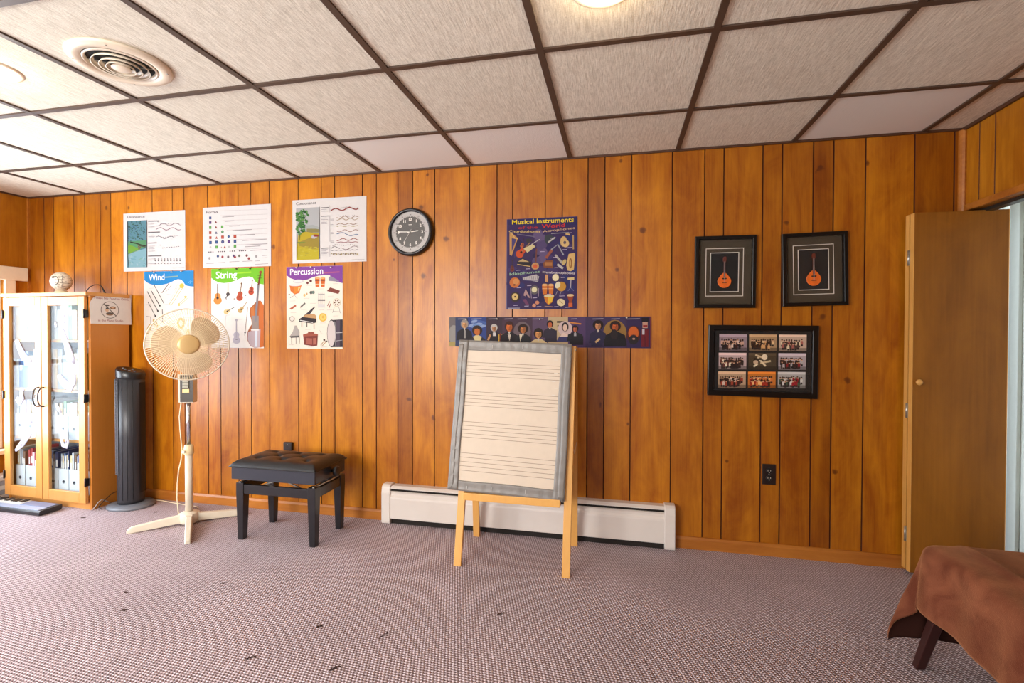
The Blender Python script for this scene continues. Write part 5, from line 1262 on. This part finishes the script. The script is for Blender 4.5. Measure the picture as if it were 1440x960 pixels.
sheet('instrument_poster', 'poster headed String in white on a green band with a large double bass', 'poster', *X, A, (238, 228, 216), GW, pins=((-.14, .270), (.0, .273), (.11, .272)), pincol=M_blackcord)

# Percussion
X = (1.738, 2.162, 1.112, 1.667); A = art(400, 370, 7.678, *X)
banner(A, [(20, 30), (20, 130), (60, 160), (120, 182), (190, 186), (250, 176), (310, 150), (370, 135), (440, 126), (490, 130), (505, 160), (520, 180), (560, 200), (640, 214), (640, 20)], (128, 62, 150)); A.txt('Percussion', 56, 130, 68, (244, 240, 240), 356, bold=.011, y2=114); A.line([(420, 104), (596, 94)], 15, (170, 84, 130))
CU, DK, BR = (206, 110, 40), (52, 40, 46), (136, 62, 44)
A.base(.0004); A.ell(150, 196, 58, 20, (200, 196, 196)); A.ell(150, 192, 46, 14, (226, 220, 216)); A.poly([(54, 232), (66, 300), (110, 338), (160, 320), (186, 236)], CU); A.ell(118, 232, 66, 16, (222, 216, 210)); A.poly([(100, 260), (110, 330), (140, 310), (160, 255)], (226, 130, 40)); A.poly([(150, 255), (145, 305), (176, 255)], (226, 196, 120)); A.line([(60, 375), (110, 345), (140, 380)], 6, (150, 140, 140))
for x in (356, 414): A.base(.0004); A.poly([(x - 26, 160), (x - 20, 255), (x + 20, 255), (x + 26, 160)], (206, 96, 26)); A.ell(x, 158, 26, 12, (226, 170, 110)); A.line([(x - 26, 186), (x + 26, 186)], 6, (70, 50, 44)); A.line([(x - 23, 226), (x + 23, 226)], 6, (236, 206, 160))
A.base(.0004); A.ell(250, 212, 13, 14, (120, 50, 50)); A.ell(284, 192, 15, 14, (100, 40, 46)); A.poly([(478, 150), (500, 138), (590, 190), (592, 200), (476, 190)], (140, 130, 150)); A.poly([(458, 300), (494, 260), (600, 296), (584, 332)], (126, 60, 46))
A.rect(278, 300, 326, 326, (110, 130, 100)); A.ell(288, 316, 16, 18, (84, 90, 84)); A.ell(312, 314, 16, 18, (100, 120, 110)); A.ell(216, 345, 12, 16, (220, 180, 110)); A.ell(242, 330, 9, 12, (200, 160, 110)); A.ell(52, 338, 9, 7, (90, 50, 40))
for x in (366, 386, 408, 430): A.line([(x, 320), (x, 480)], 4, (190, 184, 182))
A.rect(362, 390, 440, 406, (110, 104, 104)); A.rect(364, 330, 436, 340, (170, 166, 164)); A.rect(362, 440, 438, 478, (214, 208, 206)); A.poly([(54, 490), (120, 446), (130, 462), (76, 502)], (176, 90, 60)); A.line([(178, 470), (225, 430)], 17, (100, 100, 96)); A.line([(172, 484), (190, 462)], 6, (140, 120, 110))
A.line([(464, 462), (490, 412)], 8, (140, 50, 40)); A.line([(480, 484), (502, 434)], 8, (140, 50, 40)); A.base(.0004); A.ell(566, 424, 42, 46, (206, 190, 160)); A.ell(566, 424, 36, 40, (232, 222, 206))
for an in range(6): a = an * PI / 3; A.ell(566 + 24 * math.cos(a), 424 + 26 * math.sin(a), 10, 8, (110, 70, 50), math.degrees(a), 8)
A.line([(540, 470), (520, 535)], 5, (150, 146, 144)); A.line([(588, 470), (604, 540)], 5, (150, 146, 144)); A.line([(526, 520), (600, 524)], 5, (150, 146, 144))
# grand piano
A.base(.0005); A.poly([(205, 570), (325, 466), (332, 474), (280, 545), (230, 572)], (60, 52, 56)); A.poly([(196, 580), (230, 556), (320, 545), (345, 570), (340, 600), (210, 590)], (196, 150, 100)); A.poly([(156, 604), (196, 580), (345, 598), (345, 640), (300, 650), (160, 630)], (46, 38, 42)); A.line([(168, 616), (310, 640)], 7, (230, 224, 220))
for x, y in ((188, 690), (244, 690), (320, 710)): A.line([(x, 630), (x, y)], 8, (50, 40, 44))
A.base(.0004); A.ell(415, 584, 42, 46, (226, 180, 70)); A.ell(415, 584, 30, 34, (236, 204, 110)); A.ell(418, 580, 14, 16, (222, 176, 80)); A.ell(83, 600, 28, 28, (110, 100, 96)); A.ell(83, 600, 22, 22, (232, 222, 210)); A.line([(370, 685), (430, 690)], 3, (180, 170, 170)); A.line([(380, 720), (400, 760), (430, 765)], 3, (180, 170, 170))
A.poly([(112, 672), (134, 672), (142, 700), (165, 740), (160, 790), (60, 786), (90, 740)], (176, 168, 162)); A.poly([(56, 786), (165, 780), (158, 800), (70, 806)], (90, 84, 84))
for x in (78, 126, 162): A.line([(x, 800), (x, 870)], 5, (110, 104, 104))
A.base(.0004); A.poly([(202, 775), (255, 755), (362, 770), (355, 890), (310, 895), (215, 880)], (124, 54, 44)); A.poly([(200, 770), (258, 752), (362, 764), (362, 780), (205, 790)], (160, 82, 62)); A.poly([(255, 738), (318, 740), (318, 766), (258, 762)], (150, 76, 60)); A.poly([(234, 806), (300, 812), (300, 878), (234, 872)], (166, 92, 76)); A.poly([(310, 810), (345, 806), (342, 876), (312, 880)], (176, 104, 84))
# bass drum
A.base(.0005); A.poly([(500, 614), (636, 606), (636, 905), (510, 905)], (48, 40, 50)); A.poly([(560, 616), (600, 612), (598, 900), (560, 900)], (84, 70, 84)); A.ell(512, 758, 52, 150, (40, 32, 40)); A.ell(508, 758, 44, 140, (214, 200, 196)); A.line([(556, 752), (636, 748)], 6, (206, 200, 200)); A.line([(560, 838), (636, 830)], 5, (180, 174, 176)); A.line([(545, 630), (556, 900)], 5, (190, 184, 184))
A.line([(392, 885), (432, 832)], 6, (176, 140, 90)); A.line([(406, 895), (454, 842)], 6, (176, 140, 90)); A.base(.0010); A.ell(430, 828, 11, 11, (60, 34, 34), n=10); A.ell(452, 842, 10, 10, (60, 34, 34), n=10)
for (x, y) in ((60, 408), (240, 240), (366, 278), (470, 356), (524, 222), (210, 380), (280, 434), (68, 534), (180, 500), (60, 636), (225, 716), (385, 645), (50, 880), (255, 905), (400, 905), (525, 570), (460, 505), (370, 505)): A.line([(x, y), (x + 60, y - 2)], 4, (196, 184, 178))
sheet('instrument_poster', 'poster headed Percussion in white on a purple band with pianos and drums', 'poster', *X, A, (238, 226, 208), GW, pins=((-.13, .270), (.13, .266), (-.02, .272)))

# Musical Instruments of the World
X = (3.277, 3.708, 1.368, 1.918); A = art(705, 300, 6.861, *X)
A.base(.0003); A.rect(56, 30, 732, 935, (54, 36, 84))
for i in range(60): A.h = .0004 + .00002 * (i % 5); A.ell(90 + r_.random() * 610, 190 + r_.random() * 700, r_.uniform(24, 70), r_.uniform(18, 50), r_.choice([(48, 36, 88), (64, 48, 98), (42, 30, 74), (58, 40, 80), (44, 44, 100)]), 0, 12)
for i in range(14): A.h = .0006; A.ell(330 + r_.random() * 80, 180 + r_.random() * 280, 42, 40, r_.choice([(96, 78, 116), (88, 70, 108), (80, 64, 104)]), 0, 12)
A.base(.0008); A.rect(62, 40, 730, 112, (44, 34, 84)); A.txt('Musical Instruments', 98, 108, 44, (236, 206, 40), 584, bold=.014, y2=80); A.txt('of the', 160, 152, 26, (170, 40, 44), 190, bold=.02, y2=145); A.txt('World', 390, 142, 36, (196, 44, 44), 220, bold=.02, y2=128)
A.txt('Chordophones', 72, 186, 22, (216, 186, 110), 300, bold=.011, y2=184); A.txt('Aerophones', 400, 184, 22, (206, 170, 130), 305, bold=.011, y2=148); A.txt('Idiophones', 76, 600, 24, (150, 180, 150), 294, bold=.011, y2=572); A.txt('Membranophones', 396, 576, 22, (216, 206, 206), 310, bold=.011, y2=586)
Y1_, Y2_, SV = (214, 176, 110), (196, 120, 60), (186, 180, 176)
A.base(.0010); A.poly([(78, 195), (100, 190), (160, 240), (100, 410), (80, 400)], (190, 140, 80)); A.poly([(100, 240), (146, 250), (100, 370)], (70, 60, 110)); A.line([(90, 230), (100, 195), (130, 240), (160, 245)], 9, Y1_)
A.plucked(215, 350, 190, (196, 74, 30), 42, (150, 110, 80)); A.poly([(215, 340), (300, 296), (330, 320), (250, 380)], (206, 190, 140)); A.fiddle(205, 290, 90, (176, 90, 50), 15); A.line([(150, 200), (320, 225)], 8, (110, 100, 120)); A.poly([(230, 250), (280, 240), (300, 270), (250, 290)], (56, 50, 56)); A.line([(290, 300), (370, 250)], 6, SV)
A.poly([(150, 470), (200, 430), (290, 470), (285, 520), (160, 500)], (40, 34, 40)); A.poly([(160, 466), (205, 440), (270, 468)], (190, 160, 110)); A.line([(155, 492), (280, 512)], 7, Y1_); A.line([(340, 340), (332, 480)], 13, (110, 60, 50)); A.base(.0012); A.ell(328, 508, 36, 34, (186, 140, 90)); A.ell(328, 510, 20, 20, (206, 90, 50)); A.fiddle(105, 510, 110, (110, 50, 44), 0)
A.base(.0010); A.poly([(420, 210), (470, 200), (530, 240), (440, 300), (415, 260)], (56, 60, 66)); A.line([(450, 280), (520, 230)], 14, SV); A.line([(480, 195), (650, 182)], 6, (150, 150, 150)); A.line([(620, 195), (660, 205)], 16, Y1_); A.line([(430, 430), (490, 350)], 26, (150, 80, 60)); A.line([(480, 350), (545, 300), (600, 400)], 13, (150, 150, 160)); A.line([(520, 400), (600, 490)], 20, (170, 160, 150)); A.ell(606, 470, 18, 30, (196, 170, 110), 30)
A.ell(600, 270, 32, 50, (206, 170, 110)); A.ell(620, 290, 34, 36, (216, 180, 120)); A.ell(612, 280, 14, 16, (96, 80, 90)); A.line([(692, 210), (694, 345)], 14, (176, 140, 90)); A.poly([(400, 480), (430, 450), (500, 450), (498, 530), (410, 520)], (126, 70, 44)); A.rect(420, 470, 490, 505, (170, 110, 60)); A.line([(540, 490), (596, 530)], 22, (190, 184, 180))
A.base(.0011); A.poly([(650, 390), (700, 380), (712, 390), (700, 540), (672, 556), (640, 550), (626, 500)], Y1_); A.ell(668, 480, 16, 50, (150, 100, 50)); A.ell(664, 480, 7, 34, Y1_)
A.ell(130, 668, 50, 50, (196, 110, 50)); A.ell(142, 658, 30, 28, (206, 140, 80)); A.ell(128, 690, 12, 8, (90, 40, 26)); A.base(.0010); A.poly([(206, 620), (340, 588), (366, 610), (350, 660), (210, 636)], SV)
for i in range(8): A.line([(220 + i * 18, 618 - i * 3), (224 + i * 18, 636)], 4, (110, 100, 110))
A.line([(210, 640), (360, 650)], 8, (140, 130, 150)); A.ell(134, 806, 46, 48, (60, 46, 40)); A.ell(134, 804, 30, 32, (216, 186, 116)); A.ell(134, 804, 9, 9, (60, 40, 30)); A.ell(322, 738, 40, 44, (96, 88, 90)); A.ell(320, 736, 26, 26, (222, 212, 170)); A.line([(285, 720), (292, 820)], 6, (150, 130, 150)); A.line([(362, 720), (360, 800)], 6, (150, 130, 150))
A.poly([(215, 790), (235, 730), (255, 760), (280, 815), (262, 812), (240, 775), (232, 800)], (176, 140, 140)); A.poly([(205, 830), (240, 825), (270, 880), (240, 884)], (110, 60, 96)); A.ell(318, 888, 18, 18, (206, 140, 110)); A.ell(348, 860, 20, 18, (196, 130, 100))
A.base(.0010); A.rect(424, 590, 452, 660, (206, 150, 100)); A.ell(524, 618, 32, 34, (226, 210, 160)); A.ell(524, 618, 26, 28, (236, 222, 180)); A.poly([(640, 620), (704, 614), (704, 640), (640, 640)], (216, 190, 130)); A.line([(672, 640), (668, 720)], 11, (170, 160, 170)); A.line([(645, 745), (670, 715), (700, 745)], 5, (130, 120, 160))
for x in (420, 480): A.base(.0011); A.poly([(x - 26, 690), (x - 18, 780), (x + 20, 780), (x + 26, 690)], (206, 110, 40)); A.ell(x, 690, 26, 12, (226, 170, 110)); A.line([(x - 24, 725), (x + 24, 725)], 7, (230, 170, 110))
A.base(.0011); A.ell(580, 704, 46, 46, (196, 140, 50)); A.ell(545, 690, 24, 34, (226, 216, 180), 25); A.line([(540, 750), (525, 790)], 5, (150, 140, 150)); A.line([(580, 752), (560, 800)], 5, (150, 140, 150)); A.poly([(412, 795), (424, 850), (455, 882), (490, 860), (512, 795)], (206, 120, 36)); A.poly([(450, 810), (455, 875), (490, 850), (500, 805)], (226, 180, 50)); A.ell(462, 795, 50, 12, (216, 200, 150)); A.line([(420, 895), (500, 900)], 7, (170, 130, 110))
A.ell(577, 858, 40, 36, (226, 206, 160), 20); A.line([(560, 840), (596, 870)], 6, (150, 120, 80)); A.poly([(636, 790), (700, 790), (684, 845), (690, 900), (650, 900), (654, 845)], (150, 64, 36)); A.ell(668, 788, 34, 12, (226, 190, 140)); A.rect(650, 862, 688, 900, (206, 96, 50))
for (x, y) in ((150, 718), (250, 698), (304, 815), (225, 895), (345, 900), (440, 780), (570, 796), (575, 618), (510, 524), (640, 188), (590, 350), (120, 888), (620, 905), (512, 900), (470, 240), (500, 425), (640, 330), (375, 370), (140, 550), (240, 536)): A.line([(x, y), (x + 42, y - 2)], 5, (196, 180, 206))
A.line([(64, 915), (180, 914)], 5, (200, 190, 210))
sheet('instrument_poster', 'purple poster of Musical Instruments of the World above the composer strip', 'poster', *X, A, (60, 46, 104), None, rz=math.radians(.2))

# composer portraits strip
X = (2.907, 4.135, 1.137, 1.321); A = art(630, 440, 4.966, *X)
A.base(.0003); A.rect(0, 15, 1420, 260, (62, 44, 72)); A.rect(0, 15, 52, 240, (112, 104, 104)); A.ell(40, 150, 36, 66, (150, 146, 140)); A.rect(8, 200, 50, 250, (170, 150, 90)); A.rect(52, 15, 160, 230, (56, 66, 100)); A.rect(140, 15, 268, 230, (48, 66, 130))
for i in range(12): A.h = .0005; A.ell(150 + r_.random() * 110, 40 + r_.random() * 60, 24, 9, r_.choice([(110, 140, 190), (70, 96, 160), (140, 160, 200)]), r_.uniform(-30, 20), 10)
A.base(.0005); A.rect(268, 15, 380, 230, (60, 44, 56)); A.rect(380, 15, 590, 230, (72, 50, 66)); A.rect(590, 15, 700, 230, (92, 70, 96)); A.rect(700, 15, 838, 250, (196, 170, 130)); A.rect(838, 15, 960, 250, (80, 56, 96))
for (x, y) in ((760, 62), (764, 90), (766, 118)): A.rect(x, y - 6, x + 60, y + 6, (50, 40, 40))
A.rect(960, 15, 1240, 250, (64, 48, 84)); A.ell(1165, 140, 82, 92, (150, 112, 56)); A.rect(1250, 15, 1420, 250, (54, 38, 78)); A.line([(820, 62), (930, 76)], 9, (206, 130, 60)); A.ell(518, 130, 60, 70, (110, 92, 96)); A.ell(818, 108, 50, 52, (206, 180, 176))
SK = [(206, 150, 96), (196, 120, 60), (186, 136, 100), (206, 110, 50), (186, 110, 60), (206, 150, 100)]
A.base(.0010)
A.person(116, 80, 52, (206, 150, 100), (150, 140, 130), (36, 32, 36)); A.line([(118, 120), (118, 175)], 12, (150, 146, 140))
A.base(.0010); A.person(204, 126, 60, (190, 104, 44), (50, 34, 28), (44, 40, 44), 1.15); A.poly([(175, 165), (204, 150), (236, 165), (225, 200), (190, 196)], (214, 196, 140)); A.ell(204, 132, 17, 24, (190, 104, 44))
A.base(.0010); A.person(322, 106, 44, (186, 130, 90), (190, 184, 176), (40, 32, 36), 1.05); A.rect(314, 136, 334, 160, (206, 200, 196)); A.line([(280, 190), (295, 150)], 14, (196, 140, 90))
for x in (356, 378, 404): A.rect(x - 4, 150, x + 4, 200, (206, 160, 60)); A.rect(x + 6, 140, x + 12, 200, (120, 40, 20))
A.base(.0010); A.person(428, 98, 62, (206, 106, 44), (60, 30, 24), (34, 26, 30)); A.poly([(418, 150), (440, 150), (430, 196)], (206, 190, 170))
A.base(.0010); A.person(524, 114, 56, (190, 116, 62), (46, 26, 20), (36, 34, 38), 1.25); A.poly([(498, 146), (520, 150), (505, 200)], (220, 206, 180))
A.base(.0010); A.person(632, 146, 62, (206, 140, 80), (40, 26, 22), (216, 190, 140), 1.05)
A.base(.0010); A.person(712, 80, 44, (186, 96, 54), (36, 22, 22), (48, 40, 52)); A.rect(680, 120, 760, 200, (48, 40, 54)); A.ell(712, 84, 14, 20, (186, 96, 54))
A.base(.0010); A.poly([(756, 200), (775, 165), (800, 145), (845, 150), (860, 200)], (60, 56, 100)); A.poly([(780, 165), (805, 136), (840, 150), (850, 165)], (226, 196, 180)); A.ell(818, 96, 24, 32, (50, 40, 44)); A.ell(818, 102, 15, 24, (226, 190, 170))
A.base(.0010); A.person(888, 112, 40, (190, 100, 70), (40, 28, 30), (34, 30, 36), 1.1, 1.3); A.rect(850, 160, 944, 222, (32, 28, 34)); A.rect(880, 140, 896, 160, (170, 166, 170))
A.base(.0010); A.person(1048, 88, 58, (206, 140, 96), (40, 26, 26), (44, 38, 66), 1.25, 1.0); A.rect(1000, 170, 1080, 232, (44, 38, 70)); A.line([(1030, 205), (1060, 178)], 14, (206, 170, 120))
A.base(.0010); A.person(1168, 96, 62, (190, 92, 46), (50, 30, 26), (26, 22, 28), 1.2, 1.15); A.ell(1160, 150, 26, 36, (40, 30, 32)); A.rect(1090, 180, 1240, 232, (28, 24, 30))
A.base(.0010); A.ell(1295, 150, 48, 62, (80, 36, 30)); A.ell(1295, 140, 36, 46, (206, 100, 40)); A.ell(1295, 186, 34, 34, (44, 36, 40)); A.ell(1297, 180, 10, 7, (190, 150, 130)); A.line([(1276, 148), (1314, 148)], 4, (80, 34, 24))
A.base(.0010); A.rect(1350, 110, 1400, 236, (110, 26, 36)); A.rect(1358, 60, 1394, 105, (196, 150, 130)); A.rect(1352, 32, 1400, 62, (30, 22, 30)); A.rect(1362, 84, 1392, 96, (150, 30, 34)); A.rect(1356, 112, 1372, 150, (200, 196, 206)); A.line([(1375, 160), (1376, 232)], 4, (60, 20, 30))
A.base(.0016)
for (x, w) in ((70, 60), (166, 70), (282, 70), (396, 56), (486, 66), (590, 76), (860, 40), (1010, 76), (1140, 60), (1250, 90)): A.line([(x, 42), (x + w, 40)], 5, (176, 166, 176))
A.base(.0016); A.rect(0, 246, 1420, 252, (150, 120, 150)); A.rect(1410, 15, 1420, 250, (120, 50, 50))
sheet('composer_strip', 'long narrow poster strip of composer portraits behind the top of the easel', 'poster', *X, A, (90, 70, 96), None, pins=((-.50, .078), (-.035, .078), (.475, .086), (-.30, .08)))

# ------------------------------------------------------------------ bench under a brown throw, right foreground
BX, BY, BZ = 5.075, -.880, .0
t = thing('long_bench', 'low bench with dark mahogany legs mostly hidden under the brown throw', 'bench', (5.36, -1.40, 0))
ox, oy = 5.36, -1.40
MB().box(5.10 - ox, 5.60 - ox, -1.95 - oy, -.905 - oy, .33, .43).build('seat_pad', M_darkcloth, t, bevel=.02, seg=3)
MB().box(5.12 - ox, 5.58 - ox, -1.93 - oy, -.925 - oy, .28, .33).build('seat_rail', M_legred, t, bevel=.003)
for (fx, fy_, tx_, ty_) in ((5.034, -.862, 5.098, -.915), (5.63, -.862, 5.57, -.925), (5.034, -1.99, 5.098, -1.93), (5.63, -1.99, 5.57, -1.93)):
    w = .0145; g = MB(); wt = .020
    g.hexa([(fx - w - ox, fy_ - w - oy, 0), (fx + w - ox, fy_ - w - oy, 0), (fx + w - ox, fy_ + w - oy, 0), (fx - w - ox, fy_ + w - oy, 0)], [(tx_ - wt - ox, ty_ - wt - oy, .33), (tx_ + wt - ox, ty_ - wt - oy, .33), (tx_ + wt - ox, ty_ + wt - oy, .33), (tx_ - wt - ox, ty_ + wt - oy, .33)])
    g.build('leg', M_legred, t, bevel=.003)
def hang(d, flare=.10, r=.04):
    q = r * PI / 2
    if d < q: return r * math.sin(d / r), r * (1 - math.cos(d / r))
    e = d - q; return r + flare * e, r + e * math.sqrt(1 - flare * flare)
Wc, Lc = .50, 1.05; aL, aR, bF, bN = .255, .26, .395, .16
def cloth(u, v):
    a = -aL + (Wc + aL + aR) * u; b = -bF + (Lc + bF + bN) * v
    zt = .462 + .006 * math.sin(a * 9 + b * 4) + .004 * math.sin(b * 13 - a * 5)
    rid = math.exp(-((a - .085 - .05 * b + .02 * math.sin(b * 5)) / .022) ** 2); zt += .016 * rid * min(1, max(0, b + .05) * 8)
    ia = min(max(a, 0), Wc); ib = min(max(b, 0), Lc)
    da = a - ia; db = b - ib
    x = BX + ia; y = BY - ib
    wob = .010 * math.sin(b * 17 + 1.0) + .006 * math.sin(b * 31)
    wob2 = .010 * math.sin(a * 19 + 2)
    if da and db:
        rho = math.hypot(da, db); fa = abs(da) / rho; fb = abs(db) / rho; ang = math.atan2(abs(db), abs(da))
        o, dn = hang(rho, .08 + .14 * math.sin(2 * ang) ** 2 * (1 if da < 0 else .4))
        o *= 1 + .35 * math.cos(ang * 6 + .4) * min(1, rho / .25) * math.sin(2 * ang)
        x += math.copysign(o * fa, da); y -= math.copysign(o * fb, db); z = zt - dn
    elif da:
        o, dn = hang(abs(da), .06); x += math.copysign(o + wob * min(1, dn / .1), da); z = zt - dn
    elif db:
        o, dn = hang(abs(db), .05); y -= math.copysign(o + wob2 * min(1, dn / .1), db); z = zt - dn
    else: z = zt
    return (x - ox, y - oy, max(z, .012))
g = MB(); g.grid(cloth, 96, 130)
o = g.build('throw_blanket', plain('throw_backing_shade', rgb(40, 18, 12), .95, spec=.1), fix=False, loc=(ox, oy, 0)); tag(o, 'reddish brown plush throw draped over the low bench in the right foreground', 'blanket')  # dark backing, with the shade under the bench painted into its colour
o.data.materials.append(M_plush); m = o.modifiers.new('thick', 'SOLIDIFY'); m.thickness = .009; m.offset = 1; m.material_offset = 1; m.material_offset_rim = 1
m = o.modifiers.new('smooth', 'SMOOTH'); m.factor = .5; m.iterations = 3

# worn snags in the carpet
for i, (x, y, L, w, a) in enumerate([(1.832, -1.206, .030, .014, .3), (2.741, -1.124, .035, .010, .9), (3.03, -1.117, .075, .008, 1.15), (2.946, -1.336, .040, .014, .9), (3.456, -.869, .026, .016, .8), (2.605, -1.353, .040, .008, .7), (.523, -.413, .035, .010, .2), (.892, -.226, .030, .014, .1), (1.698, -1.087, .02, .007, .2), (2.079, -.915, .03, .007, .6)]):
    g = MB(); rn = random.Random(i); n_ = 9
    L *= .7; w *= .6
    for q in range(n_):
        u = (q / (n_ - 1) - .5) * L; r_a = rn.uniform(-.8, .8); c_, s_ = math.cos(a + r_a), math.sin(a + r_a); cx, cy = u * math.cos(a) + rn.uniform(-w, w) * .4, u * math.sin(a) + rn.uniform(-w, w) * .4; l_ = w * rn.uniform(.5, 1.0)
        g.tube([(cx - l_ * c_, cy - l_ * s_, .001), (cx, cy, .004), (cx + l_ * c_, cy + l_ * s_, .001)], .0014, 5)
    o = g.build('carpet_snag', M_dirt, loc=(x, y, 0)); o['kind'] = 'stuff'; o['label'] = 'dark snagged loops worn into the carpet'; o['category'] = 'carpet snag'; o['group'] = 'worn snags in the carpet'
